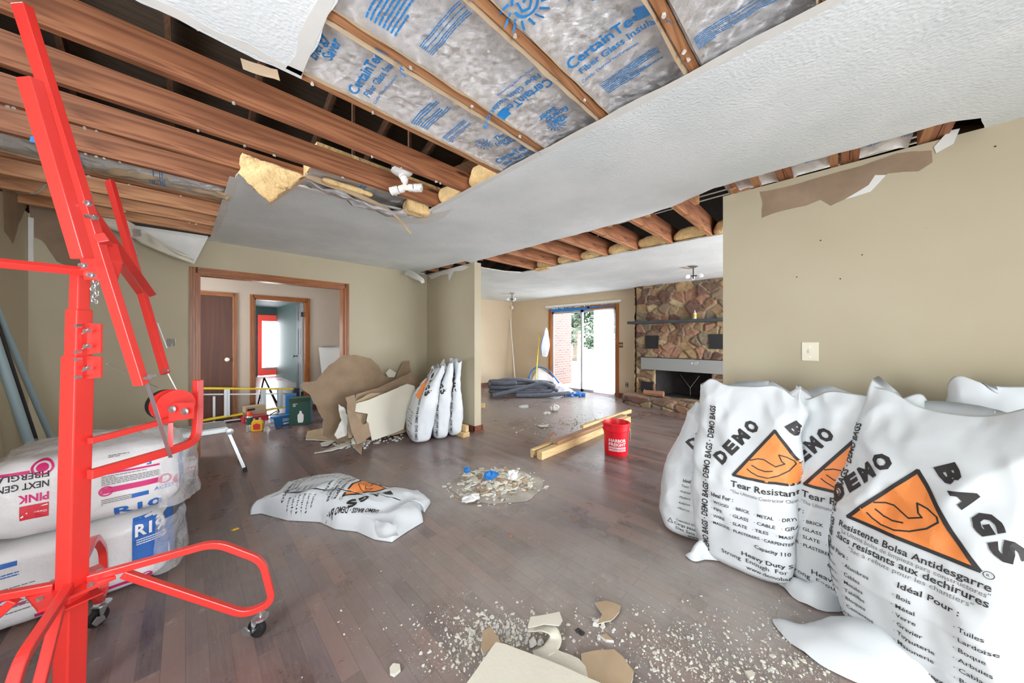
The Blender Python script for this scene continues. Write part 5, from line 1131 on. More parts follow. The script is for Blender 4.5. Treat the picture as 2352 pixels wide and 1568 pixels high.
o, r_ = corr(path); MB().tube(o, r_, 14).build('hose_coil', MAT['hose'], hz)
for pts in ([hp(-.72, -.12, .25), hp(-.35, .02, .33), hp(.1, .02, .33), hp(.55, -.08, .25), hp(.95, -.18, .1)], [hp(-.58, -.62, .07), hp(-.2, -.5, .14), hp(.3, -.35, .25), hp(.6, -.3, .30), hp(.85, -.32, .2)], [hp(-.05, -.5, .06), hp(.5, -.5, .06), hp(.95, -.42, .07), hp(1.2, -.25, .06)], [hp(-.5, .1, .16), hp(-.2, .18, .2), hp(.2, .15, .22), hp(.35, .0, .25), hp(.9, -.1, .2)]):
    o, r_ = corr(pts); MB().tube(o, r_, 14).build('hose_length', MAT['hose'], hz)
p = W(1118, 935); tag(MB().box(-.55, .0, -.02, .02, 0, .09, M=Matrix.Translation((p.x-.05, p.y+.0, 0)) @ Matrix.Rotation(R(-52), 4, 'Z')).build('board_offcut', MAT['stud']), 'pale board on edge at the left of the hose coils', 'board')
p = W(1192, 938); tag(MB().lathe(p+Vector((0, 0, .035)), [(.012, 0), (.014, .02), (.033, .05), (.033, .18), (.02, .19)], 16, axis=(1, -.6, 0)).build('water_bottle', MAT['film'], smooth=40), 'clear empty water bottle lying in front of the hose', 'bottle')

# ================================================================== FIREPLACE
fp = thing('stone_fireplace', 'floor to ceiling fieldstone fireplace with a raised hearth', 'fireplace', (6.85, 2.1, 0))
FX = 6.86; Y0, Y1 = 1.05, 3.07
rnd = random.Random(21); seeds = []
while len(seeds) < 190:
    s = (rnd.uniform(Y0-.1, Y1+.1), rnd.uniform(-.1, H+.1))
    if min([((s[0]-q[0])*.8)**2+((s[1]-q[1])*1.2)**2 for q in seeds] or [9]) > .006*rnd.uniform(.4, 2.2): seeds.append(s)
pal = [sr(168, 138, 106), sr(150, 116, 90), sr(184, 152, 112), sr(146, 124, 102), sr(128, 104, 86), sr(172, 128, 104), sr(166, 142, 108), sr(120, 88, 76), sr(190, 168, 132), sr(140, 126, 106)]
scol = [rnd.choice(pal) for _ in seeds]; shgt = [rnd.uniform(.5, 1.3) for _ in seeds]; stl = [(rnd.uniform(-.1, .1), rnd.uniform(-.1, .1)) for _ in seeds]
def cell(y, z):
    wy = y+.05*noise.noise(Vector((y*5, z*5, 0))); wz = z+.05*noise.noise(Vector((y*5, z*5, 9)))
    d = sorted(((((wy-s[0])*.85)**2+((wz-s[1])*1.15)**2)**.5, i) for i, s in enumerate(seeds))[:2]
    return d[0][1], d[1][0]-d[0][0], wy, wz
def stonewall(name, parent, regions, x, dirx=-1, colfix=None, step=.016):
    mb = MB(); cols = []
    for (y0, y1, z0, z1) in regions:
        ny = max(2, int((y1-y0)/step)+1); nz = max(2, int((z1-z0)/step)+1); base = len(mb.v)
        for j in range(nz):
            for i in range(ny):
                y = y0+(y1-y0)*i/(ny-1); z = z0+(z1-z0)*j/(nz-1); c, e, wy, wz = cell(y, z)
                k = min(1, e/.022); h = .05*k**.5*shgt[c]+k*((wy-seeds[c][0])*stl[c][0]+(wz-seeds[c][1])*stl[c][1])*1.5+.01*noise.noise(Vector((y*16, z*16, 0)))
                edge = min(i, ny-1-i, j, nz-1-j)
                if i == 0 or i == ny-1: h *= .4
                mb.v.append(Vector((x+dirx*h, y, z))); g = .45+.55*min(1, e/.02)
                cols.append(tuple(a*min(1, e/.014)+b*(1-min(1, e/.014)) for a, b in zip(scol[c], sr(196, 176, 148))))
        for j in range(nz-1):
            for i in range(ny-1):
                a = base+j*ny+i; mb.f.append([a, a+ny, a+ny+1, a+1]); mb.m.append(0)
    vc = cols; o = mb.build(name, MAT['stone'], parent, smooth=0)
    at = o.data.color_attributes.new('stone', 'FLOAT_COLOR', 'POINT')
    for i, c in enumerate(vc): at.data[i].color = (*c, 1)
    return o
OY0, OY1, OZ0, OZ1 = 1.65, 2.66, .17, .72
stonewall('stone_face', fp, [(Y0, Y1, OZ1, H), (OY1, Y1, 0, OZ1), (Y0, OY0, 0, OZ1)], FX)
MB().box(FX+.002, XF, Y0, Y1, .8, H).box(FX+.002, XF, OY1+.0, Y1-.005, 0, .8).box(FX+.002, XF, Y0, OY0, 0, .8).build('masonry_core', MAT['soot'], fp)
def sideface():
    mb = MB(); cols = []
    ny, nz = 12, 140
    for j in range(nz):
        for i in range(ny):
            z = H*j/(nz-1); x = FX-.03+(XF-FX+.03)*i/(ny-1); c, e, _, _ = cell(Y1-.3+x*.9-6.2, z); mb.v.append(Vector((x, Y1+.012+.02*min(1, e/.03)+.01*noise.noise(Vector((x*9, z*9, 0))), z)))
            cols.append(scol[c])
    for j in range(nz-1):
        for i in range(ny-1): a = j*ny+i; mb.f.append([a, a+1, a+ny+1, a+ny]); mb.m.append(0)
    o = mb.build('stone_side', MAT['stone'], fp, smooth=0); at = o.data.color_attributes.new('stone', 'FLOAT_COLOR', 'POINT')
    for i, c in enumerate(cols): at.data[i].color = (*c, 1)
sideface()
# firebox
MB().box(XF+.38, XF+.4, OY0+.1, OY1-.1, .15, .9).add([(FX, OY0, .15), (XF+.4, OY0+.15, .15), (XF+.4, OY0+.15, .8), (FX, OY0, .8)], [(0, 1, 2, 3)]).add([(FX, OY1, .15), (XF+.4, OY1-.15, .15), (XF+.4, OY1-.15, .8), (FX, OY1, .8)], [(3, 2, 1, 0)]).box(FX, XF+.4, OY0, OY1, .14, .172).box(FX, XF+.4, OY0, OY1, .74, .8).build('firebox', MAT['soot'], fp)
MB().tube([(7.2, 1.95, .6), (7.15, 2.1, .35), (7.15, 2.1, .2)], .004, 5).tube([(7.2, 2.3, .6), (7.15, 2.1, .35)], .004, 5).build('poker_wire', MAT['zinc'], fp)
# hearth slab of stones
mb = MB(); cols = []
def hearth(u, v):
    y = 1.0+2.2*u; xe = 6.36+.04*noise.noise(Vector((y*3, 0, 0)))+.14*max(0, (y-2.95)/.25)**2
    if v < .45: q = v/.45; x = xe-.015*math.sin(q*3.14); z = .155*q
    else: q = (v-.45)/.55; x = xe+(FX-xe)*q; z = .165
    c, e, _, _ = cell(y+.3, (z+x)*1.3-7.0); cols.append(tuple(a*min(1, e/.02)+b*(1-min(1, e/.02)) for a, b in zip(scol[c], sr(150, 134, 116))))
    k = min(1, e/.03)
    return Vector((x-(.03*k if v < .45 else 0)+.006*noise.noise(Vector((y*14, z*14, x*5))), y, z+(.018*k if v >= .4 else 0)))
mb.grid(hearth, 120, 60); o = mb.build('raised_hearth', MAT['stone'], fp, smooth=0); at = o.data.color_attributes.new('stone', 'FLOAT_COLOR', 'POINT')
for i, c in enumerate(cols): at.data[i].color = (*c, 1)
MB().box(6.44, FX, 1.0, 3.15, 0.0, .15).build('hearth_core', MAT['soot'], fp)
m_ = MB().box(6.62, FX+.02, 1.0, 3.17, 1.645, 1.70).build('mantel_shelf', MAT['mantel'], fp, bev=.004)
MB().box(6.77, 6.80, 1.1, 2.94, .70, .955).box(6.77, 6.85, 1.1, 2.94, .94, .955).build('metal_lintel', MAT['lintel'], fp, bev=.003)
stamp('chalk_mark', tx('4 17', -1.98, .85, .05, slant=.2), (6.77, 0, 0), (0, -1, 0), (0, 0, 1), MAT['whiteink'], fp, None, .003)
for (y0, y1, z0, z1) in ((2.61, 2.83, 1.15, 1.38), (1.36, 1.66, 1.17, 1.40), (2.72, 2.92, .25, .42)):
    o = MB().box(6.79, 6.80, y0, y1, z0, z1).box(6.785, 6.82, y0-.02, y0, z0-.02, z1+.02).box(6.785, 6.82, y1, y1+.02, z0-.02, z1+.02).box(6.785, 6.82, y0, y1, z0-.02, z0).box(6.785, 6.82, y0, y1, z1, z1+.02).build('vent_frame', MAT['darkmetal'], fp)
    MB().box(6.792, 6.796, y0+.01, y1-.01, z0+.01, z1-.01).build('vent_screen', MAT['ink'], o)
t = thing('split_log', 'split firewood log lying on the hearth left of the firebox', 'log', (6.6, 2.6, .19))
MB().prism([(0, 0), (.12, 0), (.13, .06), (.05, .12), (-.01, .07)], (6.58, 2.80, .19), (1, .3, 0), (0, 0, 1), -.02).build('bark', MAT['bark'], t)
MB().prism([(0, 0), (.12, 0), (.13, .06), (.05, .12), (-.01, .07)], (6.58, 2.80, .19), (1, 0, 0), (0, 0, 1), -.38 if False else .0001).tube([(6.60, 2.80, .24), (6.62, 2.42, .25)], [.055, .06], 7).build('split_face', MAT['firewood'], t)
p = PX(1596, 735, 6.72); t = thing('caulk_bottle', 'small pale squeeze bottle standing on the mantel', 'bottle', (p.x, p.y, 1.70))
MB().lathe((p.x, p.y, 1.70), [(.028, 0), (.03, .01), (.03, .11), (.014, .125)], 16).build('bottle_body', MAT['ivory'], t, smooth=35)
MB().lathe((p.x, p.y, 1.825), [(.012, 0), (.004, .045)], 12).build('nozzle', MAT['white'], t, smooth=35)
MB().lathe((p.x, p.y, 1.74), [(.0305, 0), (.0305, .05)], 16, caps=False).build('label_band', MAT['bottle_y'], t, smooth=35)

# ================================================================== BUCKET AND LUMBER
bc = W(1415, 1040); bc.z = 0
bk = thing('bucket', 'red plastic bucket with white shop lettering beside the lumber', 'bucket', bc)
prof = [(.128, 0), (.13, .004), (.141, .27), (.150, .272), (.152, .285), (.146, .29), (.146, .32), (.151, .322), (.151, .345), (.155, .35), (.155, .368), (.146, .37), (.142, .36), (.125, .02), (.0, .012)]
ob = MB().lathe(bc, prof, 48, caps=False).add([bc+Vector((math.cos(2*math.pi*i/24)*.128, math.sin(2*math.pi*i/24)*.128, .0005)) for i in range(24)], [tuple(range(24))[::-1]]).build('pail', MAT['red_d'], bk, smooth=35)
bb = bvh_of([ob]); U = Vector((1, -1, 0)).normalized()
Ub = Vector((.62, -.78, 0)).normalized(); 
stamp('lettering', tx('HARBOR', -.10, .165, .036, w=.185, bold=.03, cut=.02)+tx('FREIGHT', -.10, .12, .036, w=.185, bold=.03, cut=.02)+rect2(-.10, .088, .185, .02, .015)+rect2(-.10, .06, .185, .02, .015), bc, Ub, (0, 0, 1), MAT['whiteink'], bk, bb, .0015, reach=.3)
stamp('slogan', tx('QUALITY TOOLS', -.095, .092, .0125, w=.17, bold=.02, cut=.015)+tx('LOWEST PRICES', -.095, .064, .0125, w=.17, bold=.02, cut=.015), bc, Ub, (0, 0, 1), MAT['red_d'], bk, bb, .003, reach=.3)
MB().tube(smoothpath([bc+U*.152+Vector((0, 0, .30)), bc+U*.17+Vector((.0, 0, .25)), bc+U*.166+Vector((0, 0, .12)), bc+U*.15+Vector((-.04, -.1, .07)), bc+Vector((-.12, -.12, .06))][:3], 6), .0025, 6).build('wire_handle', MAT['zinc'], bk, smooth=0)
for s in (-1, 1): MB().lathe(bc+U*s*.146+Vector((0, 0, .30)), [(.014, 0), (.012, .012)], 10, axis=U*s).build('handle_ear', MAT['red_d'], bk)
lg = 'lumber beside the bucket'
y0 = 2.36
def board(name, lab, x0, x1, yc, w, z0, h, mat, rz=0, g=lg):
    M = Matrix.Translation((x0, yc, 0)) @ Matrix.Rotation(R(rz), 4, 'Z')
    return tag(MB().box(0, x1-x0, -w/2, w/2, z0, z0+h, M=M).build(name, MAT[mat], bev=.003), lab, 'lumber', g)
bx = W(1242, 1056)
board('lumber', 'thick pale board at the bottom front of the lumber stack', bx.x-.0, 5.05, bx.y+.02, .075, .0, .09, 'stud', 1)
board('lumber', 'second thick board lying beside the front one on the floor', bx.x-.01, 4.9, bx.y+.125, .04, .0, .09, 'stud', 1)
board('lumber', 'brown weathered board on top of the lumber stack', bx.x+.32, 4.95, bx.y+.05, .085, .092, .038, 'stud2', 1)
board('lumber', 'short pale block on top of the brown board', bx.x+1.0, bx.x+1.45, bx.y+.12, .05, .132, .04, 'stud', 1)
board('lumber', 'thin pale board sticking out past the bucket', 4.2, 5.3, bx.y+.16, .03, .092, .06, 'stud', -1)
tag(MB().tube([(bx.x+.08, bx.y+.17, .02), (bx.x+.5, bx.y+.2, .16)], 0, sq=(.04, .008)).build('lath_scrap', MAT['stud2']), 'thin splinter leaning on the front end of the lumber', 'lath', lg)
q = W(1228, 1050); tag(MB().chunk(q+Vector((0, .02, .018)), .03, .015, .03, random.Random(3)).build('green_tag', MAT['leaf']), 'small green crumpled tag at the end of the lumber', 'tag')
# blocks by the narrow wall
a = W(1062, 1000)
tag(MB().box(a.x-.06, a.x+.05, a.y-.10, a.y+.06, 0, .06).build('lumber_block', MAT['stud'], bev=.003), 'lower pine block at the foot of the narrow wall', 'wood block', 'pine blocks by the narrow wall')
tag(MB().box(a.x+.0, a.x+.05, a.y-.08, a.y+.05, .061, .15).build('lumber_block', MAT['stud'], bev=.003), 'upper pine block standing on the lower one by the narrow wall', 'wood block', 'pine blocks by the narrow wall')

# ================================================================== DEBRIS
rnd = random.Random(77)
pc = W(1140, 1112); U = Vector((1, -1, 0)).normalized(); Vv = Vector((1, 1, 0)).normalized()
mats = [MAT['gyp'], MAT['kraft2'], MAT['cream'], M_('dirty grey rubble', sr(176, 169, 158), .9, var=.3), MAT['kraft']]
mb = MB()
for k in range(3600):
    r = abs(rnd.gauss(0, .5)); a = rnd.uniform(0, 6.283)
    if r > 1.15: continue
    p = pc+U*math.cos(a)*r*.42+Vv*math.sin(a)*r*.36; s = rnd.choice((.003, .004, .005, .007, .010, .016, .024 if r < .8 else .006))
    z = max(0, .085*(1-r))*(.6+.4*rnd.random()); mb.chunk(p+Vector((0, 0, s*.35+z)), s*rnd.uniform(.8, 2), s, s*.5, rnd, rnd.choice((0, 0, 0, 1, 2, 2, 3, 4)))
for k in range(60):
    r = rnd.random()**.6*.9; a = rnd.uniform(0, 6.283); p = pc+U*math.cos(a)*r*.38+Vv*math.sin(a)*r*.3; s = rnd.uniform(.018, .05)
    mb.chunk(p+Vector((0, 0, .03+.06*(1-r))), s*1.3, s*.8, .010, rnd, rnd.choice((0, 1, 2, 2, 4)))
def mound(u, v):
    a = 6.283*u; q = v*(1+.18*noise.noise(Vector((math.cos(a)*2, math.sin(a)*2, 4)))); p = pc+U*math.cos(a)*q*.43+Vv*math.sin(a)*q*.36
    p.z = .003+.075*max(0, 1-v)**.9+.012*noise.noise(p*20)*(1-v); p.z = max(.001, p.z); return p
mb.grid(mound, 60, 20, 3, wrap=True)
tag(mb.build('rubble_pile', mats, kind='stuff'), 'swept pile of broken plaster bits in the middle of the floor', 'rubble')
def crumple(name, lab, c, r, mat, seed, cat, h=.5):
    f = lambda u, v: Vector(c)+Vector((math.cos(6.283*u)*math.sin(3.14*v)*r[0], math.sin(6.283*u)*math.sin(3.14*v)*r[1], max(0, math.cos(3.14*v)*r[2]+r[2]*h)))*(1+.5*noise.noise(Vector((math.cos(6.283*u)*2.2+seed, math.sin(6.283*u)*2.2, v*3))))
    return tag(MB().grid(f, 22, 14, wrap=True).build(name, MAT[mat], smooth=25), lab, cat)
crumple('blue_rag', 'blue crumpled scrap in the middle of the rubble pile', W(1127, 1096, .08), (.07, .05, .035), 'bluetape', 1, 'scrap')
crumple('blue_rag', 'small blue scrap at the upper left of the rubble pile', W(1073, 1083, .05), (.03, .03, .03), 'bluetape', 2, 'scrap')
crumple('white_tissue', 'white crumpled tissue at the lower left of the rubble pile', W(1083, 1146, .02), (.08, .05, .02), 'white', 3, 'tissue')
crumple('white_tissue', 'white crumpled tissue at the right of the rubble pile', W(1177, 1098, .07), (.05, .05, .04), 'white', 4, 'tissue')
# dust and crumbs strewn in front
mb = MB()
def strew(cx, cy, sx, sy, n, smax, m=(0, 0, 2)):
    n = int(n*1.6)
    for k in range(n):
        p = W(cx+rnd.gauss(0, sx), min(1600, cy+rnd.gauss(0, sy))); s = smax*.62*rnd.random()**4+.0012; mb.chunk(p+Vector((0, 0, s*.4)), s*1.4, s, s*.7, rnd, rnd.choice(m))
strew(1120, 1455, 55, 30, 420, .014); strew(1190, 1450, 60, 20, 200, .01); strew(1060, 1520, 60, 30, 120, .011); strew(1560, 1490, 90, 45, 480, .009); strew(1650, 1540, 120, 30, 300, .010); strew(1780, 1440, 50, 40, 120, .008); strew(1340, 1450, 60, 25, 90, .010); strew(1000, 1440, 120, 50, 90, .006); strew(1850, 1530, 60, 30, 140, .012); strew(1500, 1400, 300, 60, 120, .004)
tag(mb.build('plaster_crumbs', mats, kind='stuff'), 'white plaster crumbs strewn over the near floor', 'crumbs')
mb = MB(); strew(1285, 972, 38, 7, 260, .02, (1, 3, 3, 0)); strew(1230, 990, 30, 6, 90, .02, (1, 3, 3, 0)); strew(1370, 950, 40, 14, 70, .015, (1, 3)); 
tag(mb.build('swept_debris', mats, kind='stuff'), 'thin brown sweepings on the bright floor of the far room', 'debris')
crumple('plaster_lump', 'grey lump standing on the floor before the glass door', W(1274, 943), (.10, .06, .06), 'gyp', 6, 'drywall scrap', .9)
crumple('crumpled_paper', 'pale crumpled paper beside the grey lump on the far floor', W(1256, 950), (.09, .06, .02), 'gyp', 7, 'paper scrap')
flat('paper_strip', 'thin pale strip lying on the floor behind the rubble pile', [(1234, 976), (1250, 975), (1262, 973), (1258, 980), (1240, 980)], z=.015, th=.004, amp=.002)
# larger near scraps
ng = 'scraps on the near floor'
t = flat('drywall_scrap', 'large off-white ceiling piece at the bottom edge of the picture', [(1070, 1570), (1139, 1474), (1160, 1478), (1250, 1512), (1390, 1572), (1420, 1700), (1000, 1690)], z=.085, th=.02, amp=.0015, seed=9, g=ng)
stamp('edge_fold', line2([(0, 0), (.1, .1)], .001), (0, 0, -1), (1, 0, 0), (0, 1, 0), MAT['cream'], None) if False else None
flat('drywall_scrap', 'tan paper flap sticking up behind the large ceiling piece', [(1108, 1450), (1128, 1438), (1150, 1474), (1110, 1500), (1104, 1485)], ('kraft2', 'cream', 'gyp'), z=.06, seed=10, g=ng)
flat('drywall_scrap', 'pale dirty drywall piece beside the large ceiling piece', [(1255, 1482), (1330, 1512), (1345, 1530), (1352, 1560), (1300, 1545), (1240, 1512)], ('cream', 'kraft', 'gyp'), z=.03, seed=11, g=ng)
flat('drywall_scrap', 'pinkish tan rounded drywall piece at the bottom edge', [(1335, 1500), (1362, 1494), (1410, 1490), (1432, 1508), (1455, 1540), (1448, 1575), (1360, 1568), (1340, 1535)], ('kraft2', 'cream', 'gyp'), z=.028, seed=12, g=ng)
flat('drywall_scrap', 'tan torn paper scrap right of the white curled strip', [(1366, 1383), (1392, 1378), (1425, 1390), (1422, 1405), (1402, 1425), (1372, 1432), (1384, 1410)], ('kraft2', 'cream', 'gyp'), z=.02, seed=13, g=ng, th=.004)
flat('drywall_scrap', 'small tan scrap with a white lump below the torn paper', [(1378, 1458), (1392, 1454), (1410, 1470), (1392, 1468)], ('kraft2', 'cream', 'gyp'), z=.012, seed=14, g=ng, amp=.002)
flat('drywall_scrap', 'small round chip at the bottom left of the crumbs', [(895, 1532), (903, 1522), (918, 1524), (920, 1536), (906, 1548), (896, 1544)], ('cream', 'kraft', 'gyp'), z=.014, seed=15, g=ng, amp=.002)
flat('drywall_scrap', 'white chip alone near the bottom right', [(1710, 1540), (1728, 1538), (1732, 1550), (1722, 1556)], ('cream', 'kraft', 'gyp'), z=.012, seed=16, g=ng, amp=.001)
# curled white strip: folds up and over
pts = [W(1224, 1500, .02), W(1262, 1486, .03), W(1282, 1462, .05), W(1270, 1440, .03), W(1215, 1440, .01), W(1222, 1424, .06), W(1282, 1406, .08)]
strip('curled_strip', [W(1226, 1506, .02), W(1258, 1492, .03), W(1276, 1468, .03), W(1268, 1446, .045), W(1240, 1438, .03), W(1216, 1438, .012)], (.05, .06), 'cream', 'white ceiling strip curled on the floor behind the large piece', 'drywall scrap', seed=2, amp=.004, g=ng)
flat('drywall_scrap', 'upper fold of the white curled strip, straight edged', [(1212, 1440), (1218, 1416), (1285, 1404), (1292, 1424), (1284, 1436), (1250, 1432)], ('cream', 'kraft', 'gyp'), z=.06, seed=17, g=ng, th=.004, amp=.003)
chl = ['white chip left of the tan flap behind the large ceiling piece', 'white chip furthest left of the big crumb patch', 'largest white chip between the tan flap and the curled strip', 'white chip just left of the largest one by the curled strip', 'white chip touching the curled strip', 'small white chip nearest the tan flap on its right', 'white chip at the lower tip of the torn tan paper', 'white chip just under the torn tan paper', 'white chip beside the small tan scrap', 'lone white chip between the torn paper and the bags', 'white chip at the left edge of the torn tan paper', 'tiny white chip highest up left of the curled strip', 'tiny white chip above the crumb patch middle', 'tiny white chip just left of the curled strip fold', 'tiny white chip at the far left of the crumbs, upper one', 'tiny white chip at the far left of the crumbs, lower one']
for k, (px, py, s) in enumerate(((1083, 1452, .025), (1052, 1460, .016), (1222, 1475, .03), (1212, 1468, .02), (1240, 1474, .022), (1196, 1463, .016), (1370, 1430, .03), (1385, 1436, .02), (1375, 1463, .018), (1453, 1456, .014), (1365, 1422, .016), (1064, 1423, .01), (1147, 1424, .008), (1176, 1432, .012), (987, 1495, .012), (972, 1527, .01))):
    tag(MB().chunk(W(px, py, s*.4), s*.8, s*.55, s*.6, random.Random(k+50)).build('plaster_chip', MAT['gyp']), chl[k], 'drywall scrap', 'white chips on the near floor')
crumple('dark_scrap', 'small dark crushed scrap behind the rounded tan piece', W(1331, 1452), (.012, .022, .006), 'ink', 5, 'scrap')
crumple('dry_leaf', 'tiny brown leaf on the floor right of the rubble pile', W(1173, 1230), (.012, .014, .006), 'firewood', 9, 'leaf')
crumple('dry_leaf', 'tiny tan scrap on the floor beside the red leg', W(541, 1216), (.022, .012, .006), 'bottle_y', 10, 'scrap')
# ================================================================== DEMOLITION BAGS
def bagshape(loc, phi, Wd, Hh, Tt, lean=(0, 0), seed=1, sag=.0, topw=.92, fill=1.0, ear=.04):
    M = Matrix.Translation(loc) @ Matrix.Rotation(R(phi), 4, 'Z')
    def wprof(v): return (.80+.20*min(1, v/.15)**.6)*(1-(1-topw)*max(0, (v-.55)/.45))*(1-.05*math.exp(-((v-.72)/.1)**2))
    def tprof(v):
        if v < .25: return .72+.28*(v/.25)**.5
        q = (v-.25)/.75; return (1-q**1.5)*.95+.06
    def P(th, v):
        e = .62; sg = lambda x, p: math.copysign(abs(x)**p, x)
        x = sg(math.cos(th), e)*Wd/2*wprof(v); y = sg(math.sin(th), e)*Tt/2*tprof(v)*fill
        k = 1-max(0, 1-v/.05)**2*.25; x *= k; y *= k
        z = Hh*v
        if v > .8: z += (v-.8)/.2*(ear*abs(math.cos(th))**4-.03*math.sin(2*th+seed)-.02*math.sin(5*th+seed*2))
        s = Vector((x*2.6+seed*3.1, y*2.6, z*1.9)); fade = min(1, v/.08)
        n = .030*noise.noise(s)+.020*(1-2*abs(noise.noise(Vector((x*5+seed, y*5, z*3.2+seed)))))*(.6+.7*v)+.008*noise.noise(Vector((x*16, y*16, z*9+seed)))+.010*(1-2*abs(noise.noise(Vector((x*11+z*7, y*9, z*5-x*6+seed)))))*v
        nx = Vector((x/(Wd/2)**2, y/(max(.03, Tt/2*tprof(v)))**2*1.0, 0)); nx = nx.normalized() if nx.length > 1e-6 else Vector((0, -1, 0))
        q = Vector((x, y, z))+nx*(n*fade)
        q.y += lean[1]*v*v; q.x += lean[0]*v*v
        q.z = max(.004, q.z)
        return M @ q
    return P, M
def logo2(cx, cy, w, h, sp=1.0):
    """black framed orange triangle with a flexed arm, words climbing both sides"""
    t = .07*w; A_ = (cx-w/2, cy); B_ = (cx+w/2, cy); C_ = (cx-.03*w, cy+h)
    blk = line2([A_, B_], t*.55)+line2([B_, C_], t*.55)+line2([C_, A_], t*.55)
    org = poly2([A_, B_, C_], .02)
    S = lambda x, y: (cx+x*w, cy+y*h)
    arm = line2([S(-.30, .36), S(-.21, .41), S(-.14, .415), S(-.05, .355), S(0, .32), S(.1, .40), S(.065, .44), S(.033, .56), S(.117, .536), S(.20, .475), S(.217, .415), S(.15, .28), S(.03, .15), S(-.083, .086), S(-.2, .085), S(-.28, .13), S(-.33, .18)], t*.22)+line2([S(-.275, .27), S(-.2, .215), S(-.12, .2), S(-.033, .23)], t*.22)
    return blk, org, arm
def word(letters, p0, p1, h, cell):
    o = []; d = Vector(p1)-Vector(p0); n = len(letters); ang = math.degrees(math.atan2(d.y, d.x)); k = d.length/n
    for i, ch in enumerate(letters):
        c = Vector(p0)+d*((i+.06)/n); o += tx(ch, c.x, c.y, h, w=k*.80, rot=ang, bold=.06, cut=.02)
    return o
SIDE = 'DEMO BAGS \u00b7 DEMO BAGS \u00b7 DEMO BAGS \u00b7 DEMO BAGS'
def printset(which, side):
    """lettering laid out in metres, x from the bag's middle, y from its foot"""
    L = {}
    tw, thh = .37, .27; cx, cy = .02, .56
    blk, org, arm = logo2(cx, cy, tw, thh)
    L['orange'] = org
    L['frame'] = blk+arm
    L['title'] = [word('DEMO', (cx-tw/2-.065, cy+.035), (cx-.075, cy+thh+.015), .062, .1), word('BAGS', (cx+.028, cy+thh+.035), (cx+tw/2+.055, cy+.035), .055, .1)]
    if which == 'en':
        L['heading'] = tx('Tear Resistant Bags', cx-tw/2-.01, .497, .033, w=.39, bold=.015)
        L['subhead'] = tx('"The Ultimate Contractor Clean-up Bag"', cx-tw/2-.01, .462, .018, w=.36)
        b = [tx('Ideal For :', -.27, .415, .022, w=.11, bold=.02)]
        for j, s in enumerate(('\u00b7 WOOD   \u00b7 BRICK   \u00b7 METAL   \u00b7 DRYWALL', '\u00b7 PIPE     \u00b7 GLASS   \u00b7 CABLE   \u00b7 GRAVEL', '\u00b7 WIRE    \u00b7 SLATE   \u00b7 TILES    \u00b7 MASONRY', '\u00b7 MASONS \u00b7 PLASTERERS \u00b7 CARPENTERS \u00b7 PLUMBERS')): b += [tx(s, -.27+.0*j, .375-j*.04, .016, w=.43 if j < 3 else .5, bold=.01)]
        b += [tx('Capacity 110 Lbs.', -.06, .20, .02, w=.2, bold=.01), tx('Heavy Duty Stuff', -.12, .13, .024, w=.27, bold=.01), tx('Strong  Enough  For  Any  Job', -.22, .095, .024, w=.44), tx('www.demobags.com', -.1, .058, .022, w=.26)]
        L['body_text'] = b
    else:
        L['heading'] = tx('Resistente Bolsa Antidesgarre', cx-tw/2-.03, .505, .026, w=.43, bold=.015)+tx('Sacs resistants aux dechirures', cx-tw/2-.03, .453, .026, w=.43, bold=.015)
        L['subhead'] = tx('"La Ultima bolsa de limpieza para constructores"', cx-tw/2-.02, .482, .017, w=.42)+tx('"Sac \u00e0 rebuts pour les chantiers"', cx-tw/2+.03, .430, .017, w=.34)
        b = [tx('Ideal Para :', -.24, .39, .019, w=.11, bold=.015), tx('Id\u00e9al Pour :', .03, .385, .021, w=.15, bold=.015)]
        for j, s in enumerate(('Tejas', 'Vidrios', 'Madera', 'Asfaltos', 'Hierros')): b += [tx('\u00b7 '+s, -.255, .36-j*.037, .015)]
        for j, s in enumerate(('Alambres', 'Cables', 'Metales', 'Tablillas', 'Bloques', 'Cementos')): b += [tx('\u00b7 '+s, -.15, .355-j*.037, .016, bold=.005)]
        for j, s in enumerate(('Bois', 'M\u00e9tal', 'Verre', 'Gravier', 'Tuyauterie', 'Masonerie')): b += [tx('\u00b7 '+s, .02, .345-j*.037, .016, bold=.01)]
        for j, s in enumerate(('Tuiles', 'Lardoise', 'Boque', 'Arbuies', 'Cablage', 'Baurdun')): b += [tx('\u00b7 '+s, .17, .335-j*.037, .016, bold=.005)]
        b += [tx('Capacit\u00e9 50 kg', .03, .09, .022, w=.2, bold=.01), tx('Capacidad 50 kg', -.25, .128, .014), tx('Carga pesada! Suficientemente fuerte', -.26, .098, .019, w=.42, bold=.005), tx('Des Sacs a Toute \u00e9preuve!', -.25, .068, .019, w=.34, bold=.005), tx('www.demobags.com', -.18, .038, .021, w=.28, bold=.01)]
        b += [ring2(cx+tw/2+.02, cy-.005, .010, .012), tx('R', cx+tw/2+.016, cy-.0095, .009)]
        b += [line2([(-.30, .10), (-.285, .13), (-.27, .10), (-.30, .10)], .003)]
        L['body_text'] = b
    L['side_lettering'] = tx(SIDE, side, .06, .034, w=.86, rot=90, bold=.025, cut=.02)
    if which == 'es': L['side_lettering'] = L['side_lettering']+tx(SIDE, .285, .86, .034, w=.83, rot=-90, bold=.025, cut=.02)
    return L
INK = {'orange': 'orange', 'frame': 'ink', 'title': 'ink', 'heading': 'ink', 'subhead': 'grayink', 'body_text': 'ink', 'side_lettering': 'ink'}
NM = {'orange': 'orange_triangle', 'frame': 'arm_drawing', 'title': 'title_lettering', 'heading': 'heading', 'subhead': 'slogan', 'body_text': 'body_text', 'side_lettering': 'side_lettering'}
